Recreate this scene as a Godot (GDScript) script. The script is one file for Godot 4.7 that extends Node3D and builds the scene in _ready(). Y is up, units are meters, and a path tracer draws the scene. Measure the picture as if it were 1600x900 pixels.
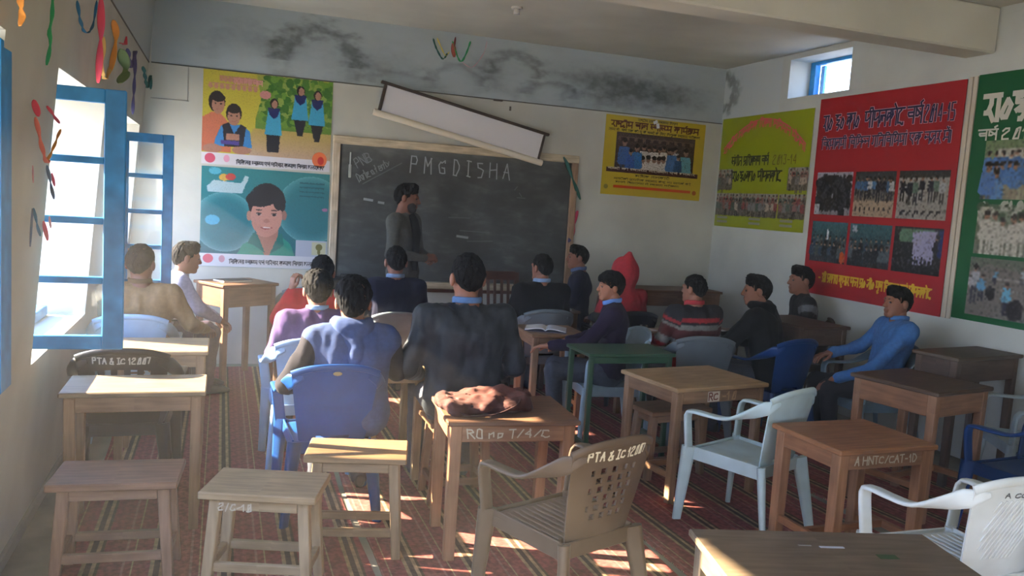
extends Node3D
# A school classroom in daylight: pupils on plastic chairs and stools at wooden desks, a teacher before the blackboard.

const ROOM_L := -0.81      # left wall at the floor; it leans inwards by 0.077 per metre
const LEAN := 0.077
const ROOM_R := 4.98
const BACK := -7.69
const FRONT := 2.4
const CEIL := 3.14

var taken := {}
var mats := {}
var tex := {}

# ---------------------------------------------------------------- mesh builder
class MB:
	var v := PackedVector3Array()
	var n := PackedVector3Array()
	var c := PackedColorArray()
	var uv := PackedVector2Array()
	var idx := PackedInt32Array()
	var has_c := false
	var has_uv := false

	func tri(a: Vector3, b: Vector3, d: Vector3) -> void:
		var nn := (b - a).cross(d - a).normalized()
		var s := v.size()
		v.append_array(PackedVector3Array([a, b, d]))
		n.append_array(PackedVector3Array([nn, nn, nn]))
		idx.append_array(PackedInt32Array([s, s + 2, s + 1]))

	func quad(a: Vector3, b: Vector3, d: Vector3, e: Vector3) -> void:
		var nn := (d - a).cross(e - b).normalized()
		var s := v.size()
		v.append_array(PackedVector3Array([a, b, d, e]))
		n.append_array(PackedVector3Array([nn, nn, nn, nn]))
		idx.append_array(PackedInt32Array([s, s + 2, s + 1, s, s + 3, s + 2]))

	func quad_out(a: Vector3, b: Vector3, d: Vector3, e: Vector3, o: Vector3) -> void:
		if (d - a).cross(e - b).dot((a + b + d + e) * 0.25 - o) < 0.0:
			quad(a, e, d, b)
		else:
			quad(a, b, d, e)

	func tri_out(a: Vector3, b: Vector3, d: Vector3, o: Vector3) -> void:
		if (b - a).cross(d - a).dot((a + b + d) / 3.0 - o) < 0.0:
			tri(a, d, b)
		else:
			tri(a, b, d)

	# a box with chamfered edges; taper scales the bottom end (-y) in x and z
	func rbox(o: Vector3, size: Vector3, r := 0.004, basis := Basis(), taper := 1.0) -> void:
		var h := size * 0.5
		var P := []
		for ci in 8:
			var s := Vector3(1 if ci & 1 else -1, 1 if ci & 2 else -1, 1 if ci & 4 else -1)
			var three := []
			for a in 3:
				var q := (h - Vector3.ONE * r) * s
				q[a] = h[a] * s[a]
				if s.y < 0.0:
					q.x *= taper
					q.z *= taper
				three.append(o + basis * q)
			P.append(three)
		for a in 3:
			var b := 1 << ((a + 1) % 3)
			var d := 1 << ((a + 2) % 3)
			for s in 2:
				var k := (1 << a) * s
				quad_out(P[k][a], P[k | b][a], P[k | b | d][a], P[k | d][a], o)
		for e in 3:
			var a1 := (e + 1) % 3
			var a2 := (e + 2) % 3
			for s in 4:
				var k := (1 << a1) * (s & 1) + (1 << a2) * (s >> 1)
				var k2 := k | (1 << e)
				quad_out(P[k][a1], P[k2][a1], P[k2][a2], P[k][a2], o)
		for k in 8:
			tri_out(P[k][0], P[k][1], P[k][2], o)

	# a chamfered bar from p to q
	func bar(p: Vector3, q: Vector3, w: float, d: float, r := 0.003, hint := Vector3(0, 0, 1), taper := 1.0) -> void:
		var y := (q - p).normalized()
		var x := y.cross(hint)
		if x.length() < 0.01:
			x = y.cross(Vector3(1, 0, 0))
		x = x.normalized()
		var z := x.cross(y).normalized()
		rbox((p + q) * 0.5, Vector3(w, p.distance_to(q), d), r, Basis(x, y, z), taper)

	func rings(R: Array, closed := true, cap := true) -> void:
		var m: int = R[0].size()
		var base := v.size()
		var cnt := R.size()
		for i in cnt:
			for j in m:
				v.append(R[i][j])
				var a: Vector3 = R[mini(i + 1, cnt - 1)][j] - R[maxi(i - 1, 0)][j]
				var b: Vector3
				if closed:
					b = R[i][(j + 1) % m] - R[i][(j - 1 + m) % m]
				else:
					b = R[i][mini(j + 1, m - 1)] - R[i][maxi(j - 1, 0)]
				n.append(b.cross(a).normalized())
		for i in cnt - 1:
			for j in (m if closed else m - 1):
				var k := (j + 1) % m
				var p := base + i * m + j
				var q := base + i * m + k
				idx.append_array(PackedInt32Array([p, p + m, q, q, p + m, q + m]))
		if cap:
			for e in [0, cnt - 1]:
				var mid := Vector3.ZERO
				for j in m:
					mid += R[e][j] / m
				for j in m:
					if e == 0:
						tri(mid, R[e][(j + 1) % m], R[e][j])
					else:
						tri(mid, R[e][j], R[e][(j + 1) % m])

	# a swept rounded section: widths along 'side', thickness along the other way
	func sweep(pts: Array, ws: Array, ts: Array, side0, seg := 10, power := 0.6) -> void:
		var R := []
		for i in pts.size():
			var d: Vector3 = (pts[mini(i + 1, pts.size() - 1)] - pts[maxi(i - 1, 0)]).normalized()
			var side: Vector3 = side0[i] if side0 is Array else side0
			var s := (side - d * side.dot(d)).normalized()
			var t := d.cross(s).normalized()
			var ring := PackedVector3Array()
			for j in seg:
				var a := TAU * j / seg
				var ca := cos(a)
				var sa := sin(a)
				ring.append(pts[i] + s * (signf(ca) * pow(absf(ca), power) * ws[i] * 0.5) + t * (signf(sa) * pow(absf(sa), power) * ts[i] * 0.5))
			R.append(ring)
		rings(R)

	func tube(pts: Array, r0: float, r1: float, seg := 8) -> void:
		var ws := []
		for i in pts.size():
			ws.append(2.0 * lerpf(r0, r1, float(i) / maxi(pts.size() - 1, 1)))
		var d: Vector3 = (pts[-1] - pts[0]).normalized()
		sweep(pts, ws, ws, Vector3(0, 0, 1) if absf(d.z) < 0.8 else Vector3(1, 0, 0), seg, 1.0)

	# a thick curved sheet over (u, v) in [0,1]^2; skip(i, j) leaves holes
	func shell(f: Callable, nu: int, nv: int, th: float, skip = null) -> void:
		var p := []
		var nn := []
		for i in nu + 1:
			var row := PackedVector3Array()
			for j in nv + 1:
				row.append(f.call(float(i) / nu, float(j) / nv))
			p.append(row)
		for i in nu + 1:
			var row := PackedVector3Array()
			for j in nv + 1:
				var a: Vector3 = p[mini(i + 1, nu)][j] - p[maxi(i - 1, 0)][j]
				var b: Vector3 = p[i][mini(j + 1, nv)] - p[i][maxi(j - 1, 0)]
				row.append(a.cross(b).normalized())
			nn.append(row)
		var open := PackedByteArray()
		open.resize(nu * nv)
		if skip != null:
			for i in nu:
				for j in nv:
					open[i * nv + j] = 1 if skip.call(i, j) else 0
		var m := nv + 1
		var base := v.size()
		for s in [0.5, -0.5]:
			for i in nu + 1:
				for j in m:
					v.append(p[i][j] + nn[i][j] * th * s)
					n.append(nn[i][j] * signf(s))
		var off := (nu + 1) * m
		for i in nu:
			for j in nv:
				if open[i * nv + j]:
					continue
				var a := base + i * m + j
				idx.append_array(PackedInt32Array([a, a + 1, a + m, a + 1, a + m + 1, a + m]))
				a += off
				idx.append_array(PackedInt32Array([a, a + m, a + 1, a + 1, a + m, a + m + 1]))
				for e in [[-1, 0, 0, 0, 0, 1], [1, 0, 1, 1, 1, 0], [0, -1, 1, 0, 0, 0], [0, 1, 0, 1, 1, 1]]:
					var i2: int = i + e[0]
					var j2: int = j + e[1]
					if i2 >= 0 and i2 < nu and j2 >= 0 and j2 < nv and not open[i2 * nv + j2]:
						continue
					var q: int = base + (i + e[2]) * m + j + e[3]
					var w: int = base + (i + e[4]) * m + j + e[5]
					quad(v[q], v[w], v[w + off], v[q + off])

	func add_arrays(vv: PackedVector3Array, nn: PackedVector3Array, ii: PackedInt32Array, t := Transform3D(), flip := false) -> void:
		var s := v.size()
		v.append_array(t * vv)
		n.append_array(Transform3D(t.basis.orthonormalized(), Vector3.ZERO) * nn)
		var k := PackedInt32Array()
		k.resize(ii.size())
		for i in range(0, ii.size(), 3):
			k[i] = ii[i] + s
			k[i + 1] = ii[i + (2 if flip else 1)] + s
			k[i + 2] = ii[i + (1 if flip else 2)] + s
		idx.append_array(k)

	func ball(o: Vector3, r: Vector3, basis := Basis(), seg := 12) -> void:
		var R := []
		for i in range(1, seg / 2 + 2):
			var a := PI * (i - 0.97) / (seg / 2 + 0.06)
			var ring := PackedVector3Array()
			for j in seg:
				var b := TAU * j / seg
				ring.append(o + basis * (r * Vector3(sin(a) * cos(b), cos(a), sin(a) * sin(b))))
			R.append(ring)
		rings(R)

	# flat quad with texture coordinates: origin is the lower left corner
	func picture(o: Vector3, x: Vector3, y: Vector3) -> void:
		has_uv = true
		var s := v.size()
		var nn := x.cross(y).normalized()
		v.append_array(PackedVector3Array([o, o + x, o + x + y, o + y]))
		n.append_array(PackedVector3Array([nn, nn, nn, nn]))
		uv.resize(s)
		uv.append_array(PackedVector2Array([Vector2(0, 1), Vector2(1, 1), Vector2(1, 0), Vector2(0, 0)]))
		idx.append_array(PackedInt32Array([s, s + 2, s + 1, s, s + 3, s + 2]))

	func done() -> ArrayMesh:
		var a := []
		a.resize(Mesh.ARRAY_MAX)
		a[Mesh.ARRAY_VERTEX] = v
		a[Mesh.ARRAY_NORMAL] = n
		a[Mesh.ARRAY_INDEX] = idx
		if has_c:
			a[Mesh.ARRAY_COLOR] = c
		if has_uv:
			uv.resize(v.size())
			a[Mesh.ARRAY_TEX_UV] = uv
		var m := ArrayMesh.new()
		m.add_surface_from_arrays(Mesh.PRIMITIVE_TRIANGLES, a)
		return m

# ---------------------------------------------------------------- distance field meshed as surface nets
class Field:
	var lo: Vector3
	var h: float
	var nx: int
	var ny: int
	var nz: int
	var f := PackedFloat32Array()

	func _init(a: Vector3, b: Vector3, cell: float) -> void:
		lo = a
		h = cell
		nx = int(ceil((b.x - a.x) / cell)) + 1
		ny = int(ceil((b.y - a.y) / cell)) + 1
		nz = int(ceil((b.z - a.z) / cell)) + 1
		f.resize(nx * ny * nz)
		f.fill(1.0)

	func span(a: Vector3, b: Vector3) -> Array:
		var i0 := Vector3i(((a - lo) / h).floor())
		var i1 := Vector3i(((b - lo) / h).ceil())
		return [i0.clamp(Vector3i.ZERO, Vector3i(nx - 1, ny - 1, nz - 1)), i1.clamp(Vector3i.ZERO, Vector3i(nx - 1, ny - 1, nz - 1))]

	# tapered capsule joined with a smooth minimum; zs squeezes distances along z (a flat body)
	func cap(a: Vector3, b: Vector3, ra: float, rb: float, k := 0.03, zs := 1.0) -> void:
		var m := maxf(ra, rb) + k + 2.5 * h
		var s := span(a.min(b) - Vector3(m, m, m), a.max(b) + Vector3(m, m, m))
		var i0: Vector3i = s[0]
		var i1: Vector3i = s[1]
		var ab := b - a
		ab.z *= zs
		var inv := 1.0 / maxf(ab.length_squared(), 1e-9)
		var dr := rb - ra
		for z in range(i0.z, i1.z + 1):
			for y in range(i0.y, i1.y + 1):
				var p := Vector3(lo.x + i0.x * h, lo.y + y * h, lo.z + z * h) - a
				p.z *= zs
				var q := (z * ny + y) * nx
				for x in range(i0.x, i1.x + 1):
					var t := clampf(p.dot(ab) * inv, 0.0, 1.0)
					var d := (p - ab * t).length() - ra - dr * t
					var o := f[q + x]
					var e := k - absf(o - d)
					f[q + x] = minf(o, d) - (e * e * 0.25 / k if e > 0.0 else 0.0)
					p.x += h

	# ellipsoid: how 0 joins, 1 carves
	func ell(o: Vector3, r: Vector3, k := 0.02, carve := false) -> void:
		var m := Vector3.ONE * (k + 2.5 * h)
		var s := span(o - r - m, o + r + m)
		var i0: Vector3i = s[0]
		var i1: Vector3i = s[1]
		for z in range(i0.z, i1.z + 1):
			for y in range(i0.y, i1.y + 1):
				var q := (z * ny + y) * nx
				for x in range(i0.x, i1.x + 1):
					var p := Vector3(lo.x + x * h, lo.y + y * h, lo.z + z * h) - o
					var k0 := (p / r).length()
					var k1 := (p / (r * r)).length()
					var d := k0 * (k0 - 1.0) / maxf(k1, 1e-6)
					var c := f[q + x]
					if carve:
						d = -d
						var e := k - absf(c - d)
						f[q + x] = maxf(c, d) + (e * e * 0.25 / k if e > 0.0 else 0.0)
					else:
						var e := k - absf(c - d)
						f[q + x] = minf(c, d) - (e * e * 0.25 / k if e > 0.0 else 0.0)

	func rough(noise: FastNoiseLite, amp: float, ky := 1.0) -> void:
		for z in nz:
			for y in ny:
				var q := (z * ny + y) * nx
				for x in nx:
					if absf(f[q + x]) < 3.0 * h:
						f[q + x] += amp * noise.get_noise_3d(lo.x + x * h, (lo.y + y * h) * ky, lo.z + z * h)

	func nets() -> Array:
		var V := PackedVector3Array()
		var N := PackedVector3Array()
		var I := PackedInt32Array()
		var at := PackedInt32Array()
		at.resize(f.size())
		at.fill(-1)
		var sx := 1
		var sy := nx
		var sz := nx * ny
		for z in nz - 1:
			for y in ny - 1:
				var q := z * sz + y * sy
				for x in nx - 1:
					var a := f[q + x]
					if a > 2.5 * h or a < -2.5 * h:
						continue
					var i := q + x
					var g := [a, f[i + 1], f[i + sy], f[i + sy + 1], f[i + sz], f[i + sz + 1], f[i + sz + sy], f[i + sz + sy + 1]]
					var inside := 0
					for b in 8:
						if g[b] < 0.0:
							inside += 1
					if inside == 0 or inside == 8:
						continue
					var s := Vector3.ZERO
					var cnt := 0
					for e in 12:
						var c0: int = EA[e]
						var c1: int = EB[e]
						var d0: float = g[c0]
						var d1: float = g[c1]
						if (d0 < 0.0) != (d1 < 0.0):
							var t := d0 / (d0 - d1)
							s += CO[c0].lerp(CO[c1], t)
							cnt += 1
					at[i] = V.size()
					V.append(lo + (Vector3(x, y, z) + s / cnt) * h)
					var gr := Vector3(g[1] + g[3] + g[5] + g[7] - g[0] - g[2] - g[4] - g[6], g[2] + g[3] + g[6] + g[7] - g[0] - g[1] - g[4] - g[5], g[4] + g[5] + g[6] + g[7] - g[0] - g[1] - g[2] - g[3])
					N.append(gr.normalized())
		for z in range(1, nz - 1):
			for y in range(1, ny - 1):
				var q := z * sz + y * sy
				for x in range(1, nx - 1):
					var i := q + x
					if at[i] < 0:
						continue
					var neg := f[i] < 0.0
					if neg != (f[i + sx] < 0.0):
						quad(I, at[i], at[i - sy], at[i - sy - sz], at[i - sz], neg)
					if neg != (f[i + sy] < 0.0):
						quad(I, at[i], at[i - sz], at[i - sz - sx], at[i - sx], neg)
					if neg != (f[i + sz] < 0.0):
						quad(I, at[i], at[i - sx], at[i - sx - sy], at[i - sy], neg)
		return [V, N, I]

	func quad(I: PackedInt32Array, a: int, b: int, c: int, d: int, neg: bool) -> void:
		if a < 0 or b < 0 or c < 0 or d < 0:
			return
		if neg:
			I.append_array(PackedInt32Array([a, c, b, a, d, c]))
		else:
			I.append_array(PackedInt32Array([a, b, c, a, c, d]))

const EA := [0, 2, 4, 6, 0, 1, 4, 5, 0, 1, 2, 3]
const EB := [1, 3, 5, 7, 2, 3, 6, 7, 4, 5, 6, 7]
const CO := [Vector3(0, 0, 0), Vector3(1, 0, 0), Vector3(0, 1, 0), Vector3(1, 1, 0), Vector3(0, 0, 1), Vector3(1, 0, 1), Vector3(0, 1, 1), Vector3(1, 1, 1)]

# ---------------------------------------------------------------- naming
func numbered(called: String) -> String:
	var k: int = taken.get(called, 0)
	taken[called] = k + 1
	return called if k == 0 else "%s_%03d" % [called, k]

func thing(called: String, label: String, category: String, at := Vector3.ZERO, turn := 0.0, group := "") -> Node3D:
	var o := Node3D.new()
	o.name = numbered(called)
	add_child(o)
	o.position = at
	o.rotation.y = deg_to_rad(turn)
	o.set_meta("label", label)
	o.set_meta("category", category)
	if group != "":
		o.set_meta("group", group)
	return o

func part(root: Node, called: String, mesh: Mesh, m: Material) -> MeshInstance3D:
	var o := MeshInstance3D.new()
	var k := 0
	var nm := called
	while root.has_node(NodePath(nm)):
		k += 1
		nm = "%s_%03d" % [called, k]
	o.name = nm
	o.mesh = mesh
	o.material_override = m
	root.add_child(o)
	return o

func solo(called: String, label: String, category: String, mesh: Mesh, m: Material, group := "") -> MeshInstance3D:
	var o := MeshInstance3D.new()
	o.name = numbered(called)
	o.mesh = mesh
	o.material_override = m
	add_child(o)
	o.set_meta("label", label)
	o.set_meta("category", category)
	if group != "":
		o.set_meta("group", group)
	return o

func structure(called: String, label: String, category: String, mesh: Mesh, m: Material) -> MeshInstance3D:
	var o := solo(called, label, category, mesh, m)
	o.set_meta("kind", "structure")
	return o

func box(size: Vector3, r := 0.004, o := Vector3.ZERO) -> ArrayMesh:
	var b := MB.new()
	b.rbox(o, size, r)
	return b.done()

# ---------------------------------------------------------------- materials
func col(hex: String) -> Color:
	return Color(hex)

func mat(color: Color, rough := 0.8, spec := 0.5) -> StandardMaterial3D:
	var key := "%s %s %s" % [color, rough, spec]
	if not mats.has(key):
		var m := StandardMaterial3D.new()
		m.albedo_color = color
		m.roughness = rough
		m.metallic_specular = spec
		mats[key] = m
	return mats[key]

func noise_image(sd: int, freq: float, w: int, hgt: int, octaves := 4) -> Image:
	var n := FastNoiseLite.new()
	n.seed = sd
	n.frequency = freq
	n.fractal_octaves = octaves
	return n.get_seamless_image(w, hgt)

func tint_tex(key: String, sd: int, freq: float, lo: Color, hi: Color, size := 256) -> Texture2D:
	if not tex.has(key):
		var g := noise_image(sd, freq, size, size)
		var im := Image.create(size, size, false, Image.FORMAT_RGB8)
		for y in size:
			for x in size:
				im.set_pixel(x, y, lo.lerp(hi, g.get_pixel(x, y).r))
		tex[key] = ImageTexture.create_from_image(im)
	return tex[key]

func cloth(color: Color, rough := 0.9) -> StandardMaterial3D:
	var key := "cloth %s %s" % [color, rough]
	if not mats.has(key):
		var m := StandardMaterial3D.new()
		m.albedo_color = color
		m.albedo_texture = tint_tex("weave", 5, 0.05, Color(0.82, 0.82, 0.82), Color(1, 1, 1), 128)
		m.uv1_triplanar = true
		m.uv1_scale = Vector3(5, 5, 5)
		m.roughness = rough
		m.metallic_specular = 0.3
		if rough > 0.6:
			m.rim_enabled = true
			m.rim = 0.15
		mats[key] = m
	return mats[key]

# grain: 0 along x, 1 along y, 2 along z
func wood(tone: Color, grain := 0, rough := 0.55) -> StandardMaterial3D:
	var key := "wood %s %d %s" % [tone, grain, rough]
	if mats.has(key):
		return mats[key]
	for k in 2:
		var name_k := "grain%d" % k
		if not tex.has(name_k):
			var fine := FastNoiseLite.new()
			fine.seed = 3
			fine.frequency = 0.02
			fine.fractal_octaves = 4
			var broad := FastNoiseLite.new()
			broad.seed = 9
			broad.frequency = 0.008
			var im := Image.create(256, 256, false, Image.FORMAT_RGB8)
			for y in 256:
				for x in 256:
					var along := x if k == 0 else y
					var across := y if k == 0 else x
					var t := 0.5 + 0.5 * fine.get_noise_2d(along * 0.35, across * 4.0)
					var wear := 0.5 + 0.5 * broad.get_noise_2d(x, y + 400.0)
					var lum := 0.62 + 0.26 * t + 0.22 * wear
					im.set_pixel(x, y, Color(minf(lum, 1.0), minf(lum * (0.96 + 0.03 * t), 1.0), minf(lum * (0.9 + 0.08 * t), 1.0)))
			tex[name_k] = ImageTexture.create_from_image(im)
	var m := StandardMaterial3D.new()
	m.albedo_color = tone
	m.albedo_texture = tex["grain1" if grain == 1 else "grain0"]
	m.uv1_triplanar = true
	m.uv1_scale = Vector3(1.6, 1.6, 1.6)
	m.roughness = rough
	m.metallic_specular = 0.4
	mats[key] = m
	return m

func plastic(color: Color) -> StandardMaterial3D:
	var key := "plastic %s" % color
	if not mats.has(key):
		var m := StandardMaterial3D.new()
		m.albedo_color = color
		m.albedo_texture = tint_tex("scuff", 21, 0.012, Color(0.86, 0.85, 0.83), Color(1, 1, 1), 128)
		m.uv1_triplanar = true
		m.uv1_scale = Vector3(2.5, 2.5, 2.5)
		m.roughness = 0.45
		m.metallic_specular = 0.4
		m.backlight_enabled = true
		m.backlight = Color(0.04, 0.04, 0.04)
		mats[key] = m
	return mats[key]

func _ready() -> void:
	seed(7)
	setup_view()
	build_room()
	build_windows()
	build_back_wall()
	build_right_wall()
	build_decorations()
	build_furniture()
	build_people()
	build_small_things()

# ---------------------------------------------------------------- camera, sky, sun, exposure
func setup_view() -> void:
	var cam := Camera3D.new()
	cam.name = "camera"
	cam.fov = 38.47
	cam.near = 0.05
	cam.far = 300.0
	var b := Basis(Vector3.UP, -0.34207) * Basis(Vector3.RIGHT, -0.10299) * Basis(Vector3(0, 0, 1), 0.064816)
	cam.transform = Transform3D(b, Vector3(0, 1.6, 0))
	add_child(cam)
	cam.current = true
	var env := Environment.new()
	env.background_mode = Environment.BG_SKY
	env.sky = Sky.new()
	var sm := ProceduralSkyMaterial.new()
	sm.sky_top_color = Color(0.40, 0.56, 0.84)
	sm.sky_horizon_color = Color(0.86, 0.92, 1.0)
	sm.ground_horizon_color = Color(0.75, 0.74, 0.70)
	sm.ground_bottom_color = Color(0.5, 0.48, 0.44)
	sm.sky_energy_multiplier = 1.0
	sm.sun_angle_max = 20.0
	env.sky.sky_material = sm
	env.background_energy_multiplier = 7.5
	env.tonemap_mode = Environment.TONE_MAPPER_LINEAR
	env.tonemap_exposure = 3.05
	env.volumetric_fog_enabled = true
	env.volumetric_fog_density = 0.0085
	env.volumetric_fog_albedo = Color(0.95, 0.92, 0.86)
	env.volumetric_fog_anisotropy = 0.0
	env.sdfgi_enabled = true
	env.ssao_enabled = true
	env.ssil_enabled = true
	var we := WorldEnvironment.new()
	we.name = "world_environment"
	we.environment = env
	add_child(we)
	var sun := DirectionalLight3D.new()
	sun.name = "sun"
	sun.light_color = Color(1.0, 0.93, 0.82)
	sun.light_energy = 9.0
	sun.light_angular_distance = 0.6
	sun.shadow_enabled = true
	sun.look_at_from_position(Vector3.ZERO, Vector3(1.0, -0.56, 0.40))
	add_child(sun)

# ---------------------------------------------------------------- room shell
func lx(y: float) -> float:
	return ROOM_L + LEAN * y

# a block of the left wall between heights and depths, its inner face leaning
func left_block(b: MB, y0: float, y1: float, z0: float, z1: float) -> void:
	var o := -1.02
	var P := []
	for k in 8:
		var y := y1 if k & 2 else y0
		P.append(Vector3(lx(y) if k & 1 else o, y, z1 if k & 4 else z0))
	var mid := Vector3((o + lx(y0)) * 0.5, (y0 + y1) * 0.5, (z0 + z1) * 0.5)
	for q in [[0, 1, 3, 2], [4, 5, 7, 6], [0, 2, 6, 4], [1, 3, 7, 5], [0, 1, 5, 4], [2, 3, 7, 6]]:
		b.quad_out(P[q[0]], P[q[1]], P[q[2]], P[q[3]], mid)

func slab(b: MB, a: Vector3, c: Vector3) -> void:
	b.rbox((a + c) * 0.5, (c - a).abs(), 0.001)

func plaster(tone: Color, dirt: Color, sd: int, scale := 0.45) -> StandardMaterial3D:
	var m := StandardMaterial3D.new()
	m.albedo_texture = tint_tex("plaster%d" % sd, sd, 0.012, dirt, tone)
	m.uv1_triplanar = true
	m.uv1_world_triplanar = true
	m.uv1_scale = Vector3.ONE * scale
	m.roughness = 0.92
	m.metallic_specular = 0.25
	m.heightmap_enabled = true
	if not tex.has("bumps"):
		tex["bumps"] = ImageTexture.create_from_image(noise_image(77, 0.02, 256, 256, 5))
	m.heightmap_texture = tex["bumps"]
	m.heightmap_scale = 0.5
	return m

const WIN := [[-3.04, -1.5], [-5.40, -3.93], [-7.5, -6.2]]
const SILL := 0.78
const HEAD := 2.035

func build_room() -> void:
	var white := plaster(Color(0.76, 0.75, 0.69), Color(0.69, 0.68, 0.62), 31)
	var cool := plaster(Color(0.74, 0.745, 0.70), Color(0.67, 0.675, 0.64), 32)
	# left wall with three windows and a doorway behind the camera
	var b := MB.new()
	left_block(b, 0.0, SILL, BACK, 0.6)
	left_block(b, HEAD, CEIL, BACK, 1.75)
	var z := BACK
	for w in [WIN[2], WIN[1], WIN[0]]:
		left_block(b, SILL, HEAD, z, w[0])
		z = w[1]
	left_block(b, SILL, HEAD, z, 0.6)
	left_block(b, 0.0, CEIL, 1.75, FRONT)
	structure("wall_left", "white plastered wall with blue shuttered windows and paper streamers", "wall", b.done(), white)
	b = MB.new()
	slab(b, Vector3(-1.02, 0, BACK - 0.25), Vector3(ROOM_R + 0.35, CEIL, BACK))
	structure("wall_back", "white plastered wall that carries the blackboard and health posters", "wall", b.done(), white)
	b = MB.new()
	# verandah side: a wide window lets the daylight in behind the camera
	var wz := FRONT + 0.25
	slab(b, Vector3(-1.02, 0, FRONT), Vector3(-0.3, CEIL, wz))
	slab(b, Vector3(-0.3, 0, FRONT), Vector3(1.9, 0.8, wz))
	slab(b, Vector3(-0.3, 2.2, FRONT), Vector3(1.9, CEIL, wz))
	slab(b, Vector3(1.9, 0, FRONT), Vector3(ROOM_R + 0.35, CEIL, wz))
	structure("wall_front", "plain white wall behind the camera", "wall", b.done(), white)
	# right wall with the ventilator opening
	b = MB.new()
	var va := Vector3(ROOM_R, 2.735, -6.63)
	var vb := Vector3(ROOM_R + 0.35, 3.09, -5.82)
	slab(b, Vector3(ROOM_R, 0, BACK), Vector3(vb.x, va.y, FRONT))
	slab(b, Vector3(ROOM_R, vb.y, BACK), Vector3(vb.x, CEIL, FRONT))
	slab(b, Vector3(ROOM_R, va.y, BACK), Vector3(vb.x, vb.y, va.z))
	slab(b, Vector3(ROOM_R, va.y, vb.z), Vector3(vb.x, vb.y, FRONT))
	structure("wall_right", "white plastered wall hung with big lime, red and green banners", "wall", b.done(), cool)
	# ceiling, beam, floor
	b = MB.new()
	slab(b, Vector3(-1.02, CEIL, BACK - 0.25), Vector3(ROOM_R + 0.35, CEIL + 0.2, FRONT + 0.25))
	structure("ceiling", "whitewashed flat concrete ceiling with a little hanging bulb holder", "ceiling", b.done(), plaster(Color(0.80, 0.79, 0.73), Color(0.70, 0.69, 0.63), 33, 0.25))
	b = MB.new()
	b.rbox(Vector3((lx(3) + ROOM_R) * 0.5, (2.83 + CEIL) * 0.5, -4.535), Vector3(ROOM_R - lx(3), CEIL - 2.83, 0.25), 0.012)
	var beam := structure("trim_1", "deep whitewashed ceiling beam running across the room", "beam", b.done(), plaster(Color(0.83, 0.81, 0.74), Color(0.74, 0.72, 0.65), 34, 0.3))
	beam.set_meta("kind", "structure")
	b = MB.new()
	slab(b, Vector3(-1.02, -0.2, BACK - 0.25), Vector3(ROOM_R + 0.35, 0, FRONT + 0.25))
	structure("floor", "bare grey concrete floor showing beside the striped rugs", "floor", b.done(), plaster(Color(0.55, 0.54, 0.48), Color(0.40, 0.39, 0.35), 35, 0.7))
	# outside: pale yard on the sunny side
	b = MB.new()
	slab(b, Vector3(-60, -0.6, -60), Vector3(-1.03, -0.35, 60))
	slab(b, Vector3(ROOM_R + 0.36, -0.6, -60), Vector3(60, -0.35, 60))
	var yard := structure("ground", "pale sunlit yard outside the windows", "yard", b.done(), mat(Color(0.74, 0.71, 0.64), 0.95))
	yard.set_meta("kind", "structure")
	# narrow cement plinth at the foot of the left wall
	b = MB.new()
	b.bar(Vector3(lx(0) + 0.006, 0.03, 0.5), Vector3(lx(0) + 0.006, 0.03, BACK + 0.01), 0.06, 0.03, 0.006)
	structure("baseboard_left", "rough grey cement skirting along the window wall", "skirting", b.done(), mat(Color(0.52, 0.51, 0.47), 0.95))
	build_rugs()

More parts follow.
